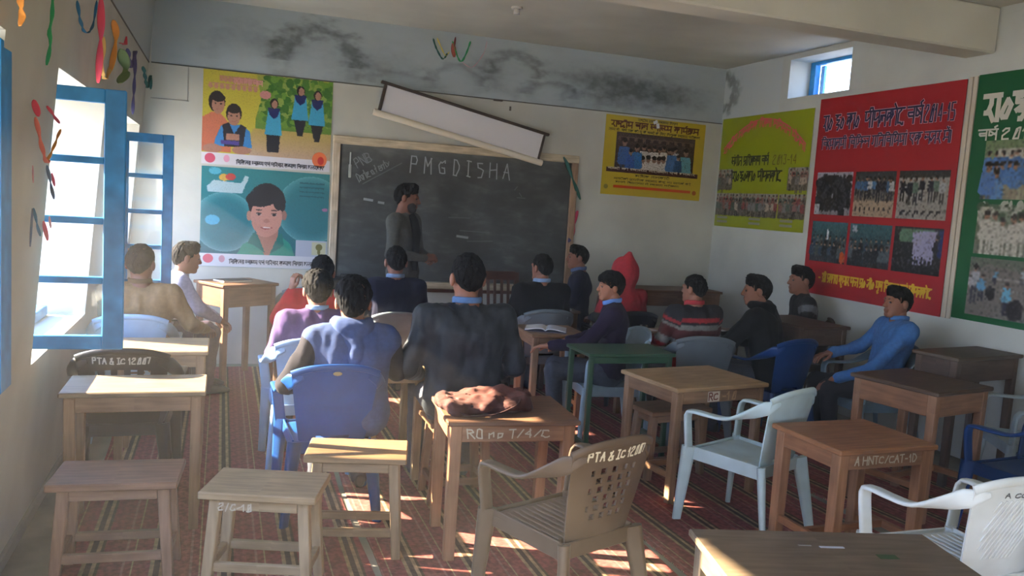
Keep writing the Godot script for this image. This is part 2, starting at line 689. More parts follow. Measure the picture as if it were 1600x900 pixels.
func build_rugs() -> void:
	# woven stripes run across u
	var w := 256
	var im := Image.create(w, 64, false, Image.FORMAT_RGB8)
	var red := Color(0.56, 0.32, 0.29)
	var rose := Color(0.62, 0.42, 0.38)
	var dark := Color(0.32, 0.26, 0.21)
	var tan_c := Color(0.66, 0.54, 0.41)
	var g := noise_image(51, 0.06, w, 64)
	for x in w:
		var t := x % 128
		var c := red
		if t < 8:
			c = tan_c
		elif t < 19:
			c = dark
		elif t < 27:
			c = tan_c
		elif t < 33:
			c = Color(0.36, 0.28, 0.21)
		elif t > 74 and t < 80:
			c = rose
		elif t > 92 and t < 96:
			c = tan_c
		for y in 64:
			var weave := 0.86 + 0.14 * float((y / 2) % 2)
			var l := (0.75 + 0.4 * g.get_pixel(x, y).r) * weave
			im.set_pixel(x, y, Color(minf(c.r * l, 1), minf(c.g * l, 1), minf(c.b * l, 1)))
	var m := StandardMaterial3D.new()
	m.albedo_texture = ImageTexture.create_from_image(im)
	m.uv1_triplanar = true
	m.uv1_scale = Vector3(1.9, 1.9, 6.0)
	m.roughness = 0.95
	m.metallic_specular = 0.2
	m.heightmap_enabled = true
	m.heightmap_texture = ImageTexture.create_from_image(noise_image(52, 0.09, 128, 128))
	m.heightmap_scale = 0.2
	var defs := [
		[Vector3(0.02, 0, -4.9), 1.24, 5.3, 0.0, "striped red and brown rug along the window aisle"],
		[Vector3(1.31, 0, -4.95), 1.28, 4.6, 0.0, "striped red and brown rug running up to the blackboard"],
		[Vector3(2.63, 0, -4.0), 1.30, 5.4, 1.5, "striped red rug under the pale plastic chair in mid room"],
		[Vector3(3.98, 0, -3.9), 1.30, 4.6, 6.0, "striped red rug lying askew along the banner wall"]]
	var k := 0
	for d in defs:
		var b := MB.new()
		# slightly wavy sheet
		var nz := 26
		var half: float = d[1] * 0.5
		var len_z: float = d[2]
		var rise: float = 0.005 + 0.002 * k
		b.shell(func(u: float, v: float) -> Vector3:
			var e := 0.01 * sin(v * 19.0 + half * 7.0)
			return Vector3(lerpf(-half, half, v2(u)) + e, rise * 0.5 + 0.0012 * sin(u * 23.0 + v * 31.0), lerpf(len_z * 0.5, -len_z * 0.5, v)), 8, nz, rise)
		var o := solo("striped_rug", d[4], "rug", b.done(), m)
		o.position = d[0]
		o.rotation.y = deg_to_rad(d[3])
		k += 1

func v2(u: float) -> float:
	return u

# ---------------------------------------------------------------- windows
func pane_mat() -> StandardMaterial3D:
	if not mats.has("pane"):
		var m := StandardMaterial3D.new()
		m.albedo_color = Color(0.92, 0.97, 0.97, 0.06)
		m.transparency = BaseMaterial3D.TRANSPARENCY_ALPHA
		m.roughness = 0.04
		mats["pane"] = m
	return mats["pane"]

func build_windows() -> void:
	var blue := StandardMaterial3D.new()
	blue.albedo_color = Color(0.20, 0.60, 0.84)
	blue.albedo_texture = tint_tex("paint", 61, 0.02, Color(0.72, 0.76, 0.78), Color(1, 1, 1), 128)
	blue.uv1_triplanar = true
	blue.uv1_scale = Vector3(2, 2, 2)
	blue.roughness = 0.5
	var labels := ["window beside the camera with a bright blue jamb", "window with an open blue four-pane-high shutter leaf near the black chair", "far window with an open bright blue shutter near the health posters"]
	for k in 3:
		var z0: float = WIN[k][0]
		var z1: float = WIN[k][1]
		var root := thing("window_%d" % (k + 1), labels[k], "window", Vector3(-0.98, SILL, (z0 + z1) * 0.5))
		root.set_meta("kind", "structure")
		var w := z1 - z0
		var hgt := HEAD - SILL
		for s in [[Vector3(0, hgt * 0.5, -w * 0.5 + 0.03), Vector3(0.09, hgt, 0.06)], [Vector3(0, hgt * 0.5, w * 0.5 - 0.03), Vector3(0.09, hgt, 0.06)], [Vector3(0, hgt - 0.03, 0), Vector3(0.09, 0.06, w - 0.13)], [Vector3(0, 0.03, 0), Vector3(0.09, 0.06, w - 0.13)]]:
			if k == 1 and s[0].z < -0.1:
				continue
			part(root, "frame", box(s[1], 0.004, s[0]), blue)
		if k == 0:
			# a leaf folded back against the pier: its edge shows at the left border
			var edge := MB.new()
			edge.rbox(Vector3(0.305, 0.66, -w * 0.5 - 0.03), Vector3(0.035, 1.13, 0.15), 0.004)
			part(root, "folded_leaf", edge.done(), blue)
		else:
			var hinge := Vector3(0.045, 0.06, w * 0.5 - 0.06)
			sash(root, hinge, 0.525 if k == 1 else 0.60, 1.13 if k == 1 else 1.07, blue, k)
	# ventilator high in the banner wall
	var vent := thing("window_4", "small high ventilator window above the red banner", "window", Vector3(ROOM_R + 0.2, 2.735, -6.225))
	vent.set_meta("kind", "structure")
	for s in [[Vector3(0.06, 0.1775, -0.37), Vector3(0.06, 0.355, 0.07)], [Vector3(0.06, 0.1775, 0.385), Vector3(0.06, 0.355, 0.04)], [Vector3(0.06, 0.34, 0.015), Vector3(0.06, 0.03, 0.70)], [Vector3(0.06, 0.015, 0.015), Vector3(0.06, 0.03, 0.70)]]:
		part(vent, "frame", box(s[1], 0.004, s[0]), blue)
	var leaf := MB.new()
	leaf.rbox(Vector3(0.10, 0.1775, -0.30), Vector3(0.03, 0.29, 0.05), 0.004)
	part(vent, "shutter_leaf", leaf.done(), blue)
	part(vent, "pane", box(Vector3(0.004, 0.29, 0.63), 0.001, Vector3(0.06, 0.1775, 0.04)), pane_mat())

# a glazed leaf hinged on the near jamb and swung into the room
func sash(root: Node3D, hinge: Vector3, w: float, hgt: float, m: Material, k: int) -> void:
	var b := MB.new()
	var st := 0.085 if k == 1 else 0.07
	var x0 := hinge.x + 0.01
	var x1 := x0 + w
	var y0 := hinge.y
	var z := hinge.z
	var cols := 1 if k == 1 else 2
	var rows := 4
	b.rbox(Vector3(x0 + st * 0.5, y0 + hgt * 0.5, z), Vector3(st, hgt, 0.036), 0.004)
	b.rbox(Vector3(x1 - st * 0.5, y0 + hgt * 0.5, z), Vector3(st, hgt, 0.036), 0.004)
	var iw := w - 2.0 * st
	var rail := 0.06
	b.rbox(Vector3((x0 + x1) * 0.5, y0 + hgt - rail * 0.5, z), Vector3(iw, rail, 0.034), 0.003)
	b.rbox(Vector3((x0 + x1) * 0.5, y0 + rail * 0.5, z), Vector3(iw, rail, 0.034), 0.003)
	var ph := (hgt - 2.0 * rail - 3.0 * 0.03) / rows
	var mull := 0.032
	var pw := (iw - mull * (cols - 1)) / cols
	for r in range(1, rows):
		b.rbox(Vector3((x0 + x1) * 0.5, y0 + rail + r * (ph + 0.03) - 0.015, z), Vector3(iw, 0.03, 0.03), 0.003)
	if cols > 1:
		b.rbox(Vector3(x0 + st + pw + mull * 0.5, y0 + hgt * 0.5, z), Vector3(mull, hgt - 2.0 * rail, 0.03), 0.003)
	var leaf := part(root, "shutter_leaf", b.done(), m)
	for r in rows:
		for c in cols:
			part(leaf, "pane", box(Vector3(pw + 0.004, ph + 0.004, 0.004), 0.001, Vector3(x0 + st + pw * 0.5 + c * (pw + mull), y0 + rail + ph * 0.5 + r * (ph + 0.03), z)), pane_mat())

# ---------------------------------------------------------------- stroke lettering
# name of a letter -> [advance, has a right upright, strokes]; each point is two hex digits x y, the head line is at y = 9
const GLYPHS := {
	"र": [5, false, "394946342313 3460"], "इ": [7, false, "4948282676654423 4373615040"], "क": [9, false, "5950 5647271513132456 567678867564"],
	"प": [7, true, "1915143476"], "ल": [7, true, "021416363533 35465675"], "ट": [7, false, "49482716131141607071"], "व": [7, true, "7656361615243474"],
	"ष": [7, true, "1915143476 1874"], "ब": [7, true, "7656361615243474 2655"], "स": [8, true, "19292826152414 1442 3585"], "य": [7, true, "18272625133374"],
	"थ": [7, true, "18282615133373 1827"], "भ": [7, true, "29240313 2575"], "न": [7, true, "05162514050515 2575"], "ग": [6, true, "29231203"],
	"त": [7, true, "1124353575"], "ध": [7, true, "18283726151333 3474"], "ए": [7, false, "1915345360 796655"], "ज": [7, true, "0412234546 4676"],
	"म": [7, true, "1913030213 1474"], "द": [6, false, "4948271613243342 4260"], "श": [7, true, "18384836254160"], "ण": [7, true, "19152444 4944"],
	"च": [7, true, "1656 5646332313 3474"], "ख": [9, true, "19292826152414 1442 9656361615"], "ह": [7, false, "4948284635452523 3341"], "घ": [7, true, "18282615133373"],
	"अ": [8, true, "1847361646341312 4585"], "उ": [6, false, "1847361646341312"], "०": [6, false, "1224476541211224"], "ड": [7, false, "49482848563614121131"],
	"ङ": [7, false, "49482848563614121131"], "झ": [8, true, "29282746 2614124162 4585"],
	"P": [6, false, "0009 0949575505"], "M": [7, false, "00093469 6960"], "G": [7, false, "675837170511315154 3454"], "D": [6, false, "0009 0939565430 0030"],
	"I": [4, false, "2029 0949 0040"], "S": [6, false, "584808070645544010"], "H": [6, false, "0009 6069 0565"], "A": [6, false, "003960 1454"], "R": [6, false, "0009 0949575505 2560"],
	"C": [6, false, "675817050211315162"], "T": [6, false, "3039 0969"], "N": [6, false, "00096069"], "E": [5, false, "59090050 0545"], "O": [6, false, "0209295954502002"], "K": [6, false, "0009 6904 2660"],
	"B": [6, false, "0009 0949574505 4553514000"], "L": [5, false, "090050"], "t": [4, false, "292051 0646"], "o": [5, false, "0005454000"], "f": [4, false, "4939201 0545"], "e": [5, false, "0343454505011050"],
	"n": [5, false, "0005 044540"], "a": [5, false, "4505014145 4540"], "i": [2, false, "0005 0708"], "y": [5, false, "0522 4501"],
	"0": [6, false, "1038596950301010 1047"], "1": [4, false, "062920"], "2": [6, false, "07295957030050"], "3": [6, false, "0959354552401001"], "4": [6, false, "49034353 4940"], "5": [6, false, "59090545534000"],
	"6": [6, false, "5929050150530404"], "7": [6, false, "0959 5920"], "8": [6, false, "2505084958452502105042 4525"], "9": [6, false, "5545080959 5920"], "-": [4, false, "0444"], ".": [2, false, "0010"], "।": [3, false, "1910"], "/": [5, false, "0059"], "&": [6, false, "6018374901105064"]}

func strokes_of(code: String, x: float, s: float, out: Array) -> void:
	for line in code.split(" "):
		var p := PackedVector2Array()
		for i in range(0, line.length() - 1, 2):
			p.append(Vector2(x + line.substr(i, 1).hex_to_int() * s, line.substr(i + 1, 1).hex_to_int()))
		if p.size() > 1:
			out.append(p)

# polylines of a line of text in ninths of the letter height, and its width
func layout(text: String) -> Array:
	var out := []
	var x := 0.0
	var i := 0
	while i < text.length():
		var ch := text.substr(i, 1)
		if ch == " ":
			x += 4.0
			i += 1
			continue
		var code := ch.unicode_at(0)
		if code < 0x900:
			if GLYPHS.has(ch):
				strokes_of(GLYPHS[ch][2], x, 1.0, out)
				x += GLYPHS[ch][0] + 2.0
			i += 1
			continue
		if not GLYPHS.has(ch):
			i += 1
			continue
		var x0 := x
		var reph := false
		if ch == "र" and text.substr(i + 1, 1) == "्" and GLYPHS.has(text.substr(i + 2, 1)):
			reph = true
			i += 2
			ch = text.substr(i, 1)
		var parts := []
		var ra := false
		while true:
			var nxt := text.substr(i + 1, 1)
			if nxt == "्" and GLYPHS.has(text.substr(i + 2, 1)):
				if text.substr(i + 2, 1) == "र":
					ra = true
					parts.append([ch, false])
					i += 2
					break
				parts.append([ch, true])
				i += 2
				ch = text.substr(i, 1)
				continue
			parts.append([ch, false])
			break
		var signs := ""
		while i + 1 < text.length() and "ािीुूेोंँैौ्".contains(text.substr(i + 1, 1)):
			i += 1
			signs += text.substr(i, 1)
		if signs.contains("ि"):
			out.append(PackedVector2Array([Vector2(x + 2, 0), Vector2(x + 2, 9), Vector2(x + 3, 11), Vector2(x + 7, 11), Vector2(x + 9, 9)]))
			x += 4.0
		for p in parts:
			var g: Array = GLYPHS[p[0]]
			if p[1]:
				strokes_of(g[2], x, 0.75, out)
				x += g[0] * 0.62
			else:
				strokes_of(g[2], x, 1.0, out)
				if g[1]:
					out.append(PackedVector2Array([Vector2(x + g[0], 9), Vector2(x + g[0], 0)]))
				if ra:
					out.append(PackedVector2Array([Vector2(x + g[0] - 1, 3), Vector2(x + 1, 0)]))
				x += g[0] + 1.2
		if signs.contains("ु") or signs.contains("ू"):
			out.append(PackedVector2Array([Vector2(x - 2, 0), Vector2(x - 4, -1), Vector2(x - 3, -3), Vector2(x - 1, -2)]))
		if signs.contains("ा") or signs.contains("ी") or signs.contains("ो") or signs.contains("ौ"):
			out.append(PackedVector2Array([Vector2(x + 2, 9), Vector2(x + 2, 0)]))
			if signs.contains("ी"):
				out.append(PackedVector2Array([Vector2(x - 3, 9), Vector2(x - 2, 11), Vector2(x + 1, 11), Vector2(x + 2, 9)]))
			x += 3.2
		if signs.contains("े") or signs.contains("ो") or signs.contains("ै") or signs.contains("ौ"):
			out.append(PackedVector2Array([Vector2(x - 1.5, 9), Vector2(x - 4.5, 12)]))
		if reph:
			out.append(PackedVector2Array([Vector2(x - 2, 9), Vector2(x - 3, 11), Vector2(x - 1, 12)]))
		if signs.contains("ं") or signs.contains("ँ"):
			out.append(PackedVector2Array([Vector2(x - 2, 11.2), Vector2(x - 1.4, 11.2)]))
		if ch != "०" and ch != "।":
			out.append(PackedVector2Array([Vector2(x0 - 0.2, 9), Vector2(x, 9)]))
		i += 1
	return [out, x]

# flat letters as painted strokes, width given, lying just off a surface; arc bends them upwards
func lettering(b: MB, text: String, o: Vector3, xd: Vector3, yd: Vector3, width: float, hgt: float, pen: float, arc := 0.0, jitter := 0.0) -> void:
	var lay := layout(text)
	var sx: float = width / lay[1]
	var sy := hgt / 9.0
	var nn := xd.cross(yd).normalized()
	var rng := RandomNumberGenerator.new()
	rng.seed = text.length() * 31 + int(width * 1000.0)
	var lift := 0.0
	for line in lay[0]:
		var q := PackedVector2Array()
		for p in line:
			var px: float = p.x * sx
			var py: float = p.y * sy
			if jitter > 0.0:
				px += rng.randf_range(-jitter, jitter)
				py += rng.randf_range(-jitter, jitter)
			if arc > 0.0:
				var t := px / width * 2.0 - 1.0
				py += arc * (1.0 - t * t)
			q.append(Vector2(px, py))
		lift = fmod(lift + 0.00037, 0.0011)
		for k in q.size() - 1:
			var d := q[k + 1] - q[k]
			if d.length() < 1e-5:
				continue
			d = d.normalized()
			var e := Vector2(-d.y, d.x) * pen * 0.5
			var a := q[k] - d * pen * 0.35
			var c := q[k + 1] + d * pen * 0.35
			var w := []
			for z in [a - e, c - e, c + e, a + e]:
				w.append(o + xd * z.x + yd * z.y + nn * (lift + 0.00011 * (k % 13)))
			b.quad(w[0], w[1], w[2], w[3])

func text_mesh(text: String, width: float, hgt: float, pen: float, jitter := 0.0) -> ArrayMesh:
	var b := MB.new()
	lettering(b, text, Vector3(-width * 0.5, -hgt * 0.5, 0), Vector3.RIGHT, Vector3.UP, width, hgt, pen, 0.0, jitter)
	return b.done()

# ---------------------------------------------------------------- printed pictures
class Paint:
	var im: Image
	var w: int
	var h: int
	var rng := RandomNumberGenerator.new()

	func _init(width: int, height: int, c: Color) -> void:
		w = width
		h = height
		im = Image.create(w, h, false, Image.FORMAT_RGB8)
		im.fill(c)
		rng.seed = 11

	func rect(x: float, y: float, rw: float, rh: float, c: Color) -> void:
		im.fill_rect(Rect2i(int(x * w), int(y * h), maxi(int(rw * w), 1), maxi(int(rh * h), 1)), c)

	func grad(x: float, y: float, rw: float, rh: float, a: Color, b: Color) -> void:
		var n := maxi(int(rh * h), 1)
		for i in n:
			im.fill_rect(Rect2i(int(x * w), int(y * h) + i, int(rw * w), 1), a.lerp(b, float(i) / n))

	# centre and radii as shares of the height, so that circles stay round
	func ell(x: float, y: float, rx: float, ry: float, c: Color, tilt := 0.0) -> void:
		var cx := x * w
		var cy := y * h
		var ax := rx * h
		var ay := ry * h
		for yy in range(int(cy - ay), int(cy + ay) + 1):
			var t := (yy - cy) / maxf(ay, 0.5)
			if t * t > 1.0 or yy < 0 or yy >= h:
				continue
			var s := sqrt(1.0 - t * t) * ax
			var m := cx + tilt * (yy - cy)
			im.fill_rect(Rect2i(int(m - s), yy, maxi(int(2.0 * s), 1), 1), c)

	func ring(x: float, y: float, r: float, t: float, c: Color, inner: Color) -> void:
		ell(x, y, r, r, c)
		ell(x, y, r - t, r - t, inner)

	func poly(p: Array, c: Color) -> void:
		var y0 := 1e9
		var y1 := -1e9
		for q in p:
			y0 = minf(y0, q.y * h)
			y1 = maxf(y1, q.y * h)
		for yy in range(maxi(int(y0), 0), mini(int(y1) + 1, h)):
			var xs := []
			for k in p.size():
				var a := Vector2(p[k].x * w, p[k].y * h)
				var b := Vector2(p[(k + 1) % p.size()].x * w, p[(k + 1) % p.size()].y * h)
				if (a.y <= yy) != (b.y <= yy):
					xs.append(a.x + (yy - a.y) / (b.y - a.y) * (b.x - a.x))
			xs.sort()
			for k in range(0, xs.size() - 1, 2):
				im.fill_rect(Rect2i(int(xs[k]), yy, maxi(int(xs[k + 1] - xs[k]), 1), 1), c)

	func speckle(x: float, y: float, rw: float, rh: float, cols: Array, n: int, size: float) -> void:
		for i in n:
			ell(x + rng.randf() * rw, y + rng.randf() * rh, size * rng.randf_range(0.4, 1.2), size * rng.randf_range(0.4, 1.2), cols[rng.randi() % cols.size()])

	# a standing figure: top of the head at y, height f (share of picture height)
	func figure(x: float, y: float, f: float, shirt: Color, legs: Color, skin := Color(0.55, 0.40, 0.32)) -> void:
		var r := f * 0.075
		var a := float(h) / w
		rect(x - f * 0.09 * a, y + f * 0.52, f * 0.075 * a, f * 0.46, legs)
		rect(x + f * 0.015 * a, y + f * 0.52, f * 0.075 * a, f * 0.46, legs)
		poly([Vector2(x - f * 0.12 * a, y + f * 0.19), Vector2(x + f * 0.12 * a, y + f * 0.19), Vector2(x + f * 0.16 * a, y + f * 0.52), Vector2(x + f * 0.10 * a, y + f * 0.57), Vector2(x - f * 0.10 * a, y + f * 0.57), Vector2(x - f * 0.16 * a, y + f * 0.52)], shirt)
		ell(x, y + r * 1.25, r * 0.8, r * 1.15, skin)
		ell(x, y + r * 0.65, r * 0.85, r * 0.65, Color(0.12, 0.10, 0.09))

	func crowd(x: float, y: float, rw: float, rh: float, rows: int, n: int, shirts: Array, legs: Array) -> void:
		for r in rows:
			for i in n:
				var f := rh * (0.75 + 0.35 * r / maxf(rows, 1)) * rng.randf_range(0.9, 1.08)
				figure(x + (i + 0.5 + rng.randf_range(-0.25, 0.25)) * rw / n, y + rh * 0.22 * r + rh * 0.05 * rng.randf(), f, shirts[rng.randi() % shirts.size()], legs[rng.randi() % legs.size()])

	# printed photographs are grainy and soft
	func soften(x: float, y: float, rw: float, rh: float, f := 3, grain := 0.35) -> void:
		var r := Rect2i(int(x * w), int(y * h), int(rw * w), int(rh * h))
		for i in r.size.x * r.size.y / 14:
			var px := r.position.x + rng.randi() % r.size.x
			var py := r.position.y + rng.randi() % r.size.y
			var c := im.get_pixel(px, py)
			im.fill_rect(Rect2i(px, py, 2 + rng.randi() % 4, 2 + rng.randi() % 3).intersection(r), c.lerp(Color(0.5, 0.48, 0.44) if rng.randf() < 0.5 else Color(0.12, 0.12, 0.12), grain * rng.randf()))
		var s := im.get_region(r)
		s.resize(maxi(r.size.x / f, 2), maxi(r.size.y / f, 2), Image.INTERPOLATE_BILINEAR)
		s.resize(r.size.x, r.size.y, Image.INTERPOLATE_CUBIC)
		im.blit_rect(s, Rect2i(Vector2i.ZERO, r.size), r.position)

	func texture() -> ImageTexture:
		im.resize(w / 2, h / 2, Image.INTERPOLATE_LANCZOS)
		return ImageTexture.create_from_image(im)

func print_mat(p: Paint) -> StandardMaterial3D:
	var m := StandardMaterial3D.new()
	m.albedo_texture = p.texture()
	m.roughness = 0.45
	m.metallic_specular = 0.4
	m.texture_repeat = false
	return m

# a sheet on a wall: backing with edges, the print just off it. right is the direction of its width
func sheet(root: Node3D, called: String, x0: float, y0: float, w: float, h: float, m: Material, lift := 0.004, thick := 0.003) -> MeshInstance3D:
	var b := MB.new()
	b.picture(Vector3(x0, y0, lift), Vector3(w, 0, 0), Vector3(0, h, 0))
	return part(root, called, b.done(), m)

func words(root: Node, text: String, x: float, y: float, w: float, h: float, pen: float, m: Material, lift := 0.0055, arc := 0.0, jitter := 0.0, called := "lettering") -> MeshInstance3D:
	var b := MB.new()
	lettering(b, text, Vector3(x, y, lift), Vector3.RIGHT, Vector3.UP, w, h, pen, arc, jitter)
	return part(root, called, b.done(), m)

# ---------------------------------------------------------------- back wall: band, board, posters, screen
func stain_band() -> StandardMaterial3D:
	# grey-blue whitewash with mould stains: rings and clouds left by damp
	var w := 1024
	var h := 128
	var n := FastNoiseLite.new()
	n.seed = 12
	n.frequency = 0.018
	n.fractal_octaves = 4
	var fine := noise_image(14, 0.06, 256, 128)
	var im := Image.create(w, h, false, Image.FORMAT_RGB8)
	# blots: centre x (m along the band), y (m above its foot), radii, strength, ring
	var blots := [[0.75, 0.10, 0.30, 0.30, 0.20, 1], [1.42, 0.16, 0.36, 0.30, 0.95, 1], [0.95, 0.26, 0.5, 0.10, 0.35, 0], [1.95, 0.17, 0.42, 0.16, 0.55, 0], [2.2, 0.05, 0.35, 0.10, 0.3, 1], [2.75, 0.12, 0.28, 0.16, 0.45, 1],
		[3.05, 0.24, 0.22, 0.16, 0.5, 0], [3.35, 0.26, 0.28, 0.2, 0.75, 1], [3.75, 0.10, 0.3, 0.12, 0.5, 1], [4.25, 0.30, 0.62, 0.11, 0.8, 0], [4.75, 0.24, 0.55, 0.17, 1.0, 0], [4.5, 0.10, 0.5, 0.14, 0.45, 0], [5.2, 0.2, 0.4, 0.15, 0.6, 0], [4.1, 0.07, 0.26, 0.10, 0.35, 1]]
	for y in h:
		for x in w:
			var px := 5.8 * x / w
			var py := 0.58 * (h - 1 - y) / h
			var d := 0.0
			var wob := n.get_noise_2d(x * 1.3, y * 2.2) * 0.34
			for q in blots:
				var e := Vector2((px - q[0]) / q[2], (py - q[1]) / q[3]).length() + wob
				if q[5] == 1:
					d += q[4] * exp(-pow((e - 0.92) / 0.25, 2.0)) * (0.35 if py < q[1] - 0.02 else 1.0)
				else:
					d += q[4] * 0.9 * exp(-e * e * 1.2)
			d += 0.10 * maxf(0.0, n.get_noise_2d(x * 0.6 + 300.0, y * 1.5)) + 0.18 * (1.0 - px / 5.8) * 0.5
			d = clampf(d * 0.55 * (0.75 + 0.5 * fine.get_pixel(x % 256, y).r), 0.0, 0.8)
			var c := Color(0.66, 0.69, 0.68).lerp(Color(0.30, 0.32, 0.31), d)
			im.set_pixel(x, y, c)
	var m := StandardMaterial3D.new()
	m.albedo_texture = ImageTexture.create_from_image(im)
	m.roughness = 0.93
	m.metallic_specular = 0.2
	m.texture_repeat = false
	return m

func build_back_wall() -> void:
	var wall := get_node("wall_back")
	# upper band, whitewashed bluish grey
	var b := MB.new()
	var x0 := lx(2.85)
	b.picture(Vector3(x0, 2.575, BACK + 0.004), Vector3(ROOM_R - x0, 0, 0), Vector3(0, CEIL - 2.575, 0))
	part(wall, "upper_band", b.done(), stain_band())
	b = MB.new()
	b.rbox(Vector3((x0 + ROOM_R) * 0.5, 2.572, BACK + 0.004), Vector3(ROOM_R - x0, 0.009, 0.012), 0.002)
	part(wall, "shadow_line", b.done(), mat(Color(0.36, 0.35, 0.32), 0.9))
	# stained return of the band on the banner wall
	var right_wall := get_node("wall_right")
	var pr := Paint.new(256, 128, Color(0.70, 0.72, 0.70))
	var stains := FastNoiseLite.new()
	stains.seed = 40
	stains.frequency = 0.03
	for y in 128:
		for x in 256:
			var e := Vector2(x / 60.0, (y - 62.0) / 40.0).length() + 0.5 * stains.get_noise_2d(x, y)
			pr.im.set_pixel(x, y, Color(0.70, 0.72, 0.70).lerp(Color(0.36, 0.38, 0.36), 0.8 * exp(-pow((e - 0.95) / 0.3, 2.0)) * clampf(1.3 - x / 110.0, 0, 1)))
	b = MB.new()
	b.picture(Vector3(ROOM_R - 0.004, 2.62, BACK), Vector3(0, 0, 0.95), Vector3(0, CEIL - 2.62, 0))
	part(right_wall, "stained_corner", b.done(), print_mat(pr))
	# the bluish band returns a little way along the window wall
	b = MB.new()
	var q0 := Vector3(lx(2.57) + 0.004, 2.57, -4.67)
	var q1 := Vector3(lx(CEIL) + 0.004, CEIL, -4.67)
	b.quad(q0, Vector3(q0.x, q0.y, BACK), Vector3(q1.x, q1.y, BACK), q1)
	for i in b.n.size():
		b.n[i] = Vector3(1, -0.07, 0).normalized()
	part(get_node("wall_left"), "upper_band", b.done(), mat(Color(0.64, 0.67, 0.66), 0.93))
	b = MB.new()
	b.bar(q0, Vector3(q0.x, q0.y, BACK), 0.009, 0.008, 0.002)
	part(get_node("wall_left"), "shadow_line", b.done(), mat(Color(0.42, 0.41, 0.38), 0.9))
	# patched square of old plaster near the corner
	b = MB.new()
	for s in [[Vector3(-0.44, 2.28, 0), Vector3(0.30, 0.008, 0.006)], [Vector3(-0.30, 2.42, 0), Vector3(0.008, 0.29, 0.006)]]:
		b.rbox(s[0] + Vector3(0, 0, BACK + 0.002), s[1], 0.001)
	part(wall, "plaster_crack", b.done(), mat(Color(0.58, 0.57, 0.53), 0.95))
	b = MB.new()
	b.rbox(Vector3(2.47, 2.565, BACK + 0.012), Vector3(0.09, 0.014, 0.02), 0.002)
	part(wall, "nail", b.done(), mat(Color(0.25, 0.22, 0.2), 0.8))
	b = MB.new()
	b.rbox(Vector3(2.60, 2.50, BACK + 0.006), Vector3(0.016, 0.04, 0.014), 0.002)
	part(wall, "nail", b.done(), mat(Color(0.35, 0.32, 0.3), 0.8))
	build_board()
	build_screen()
	build_health_posters()
	build_yellow_poster()

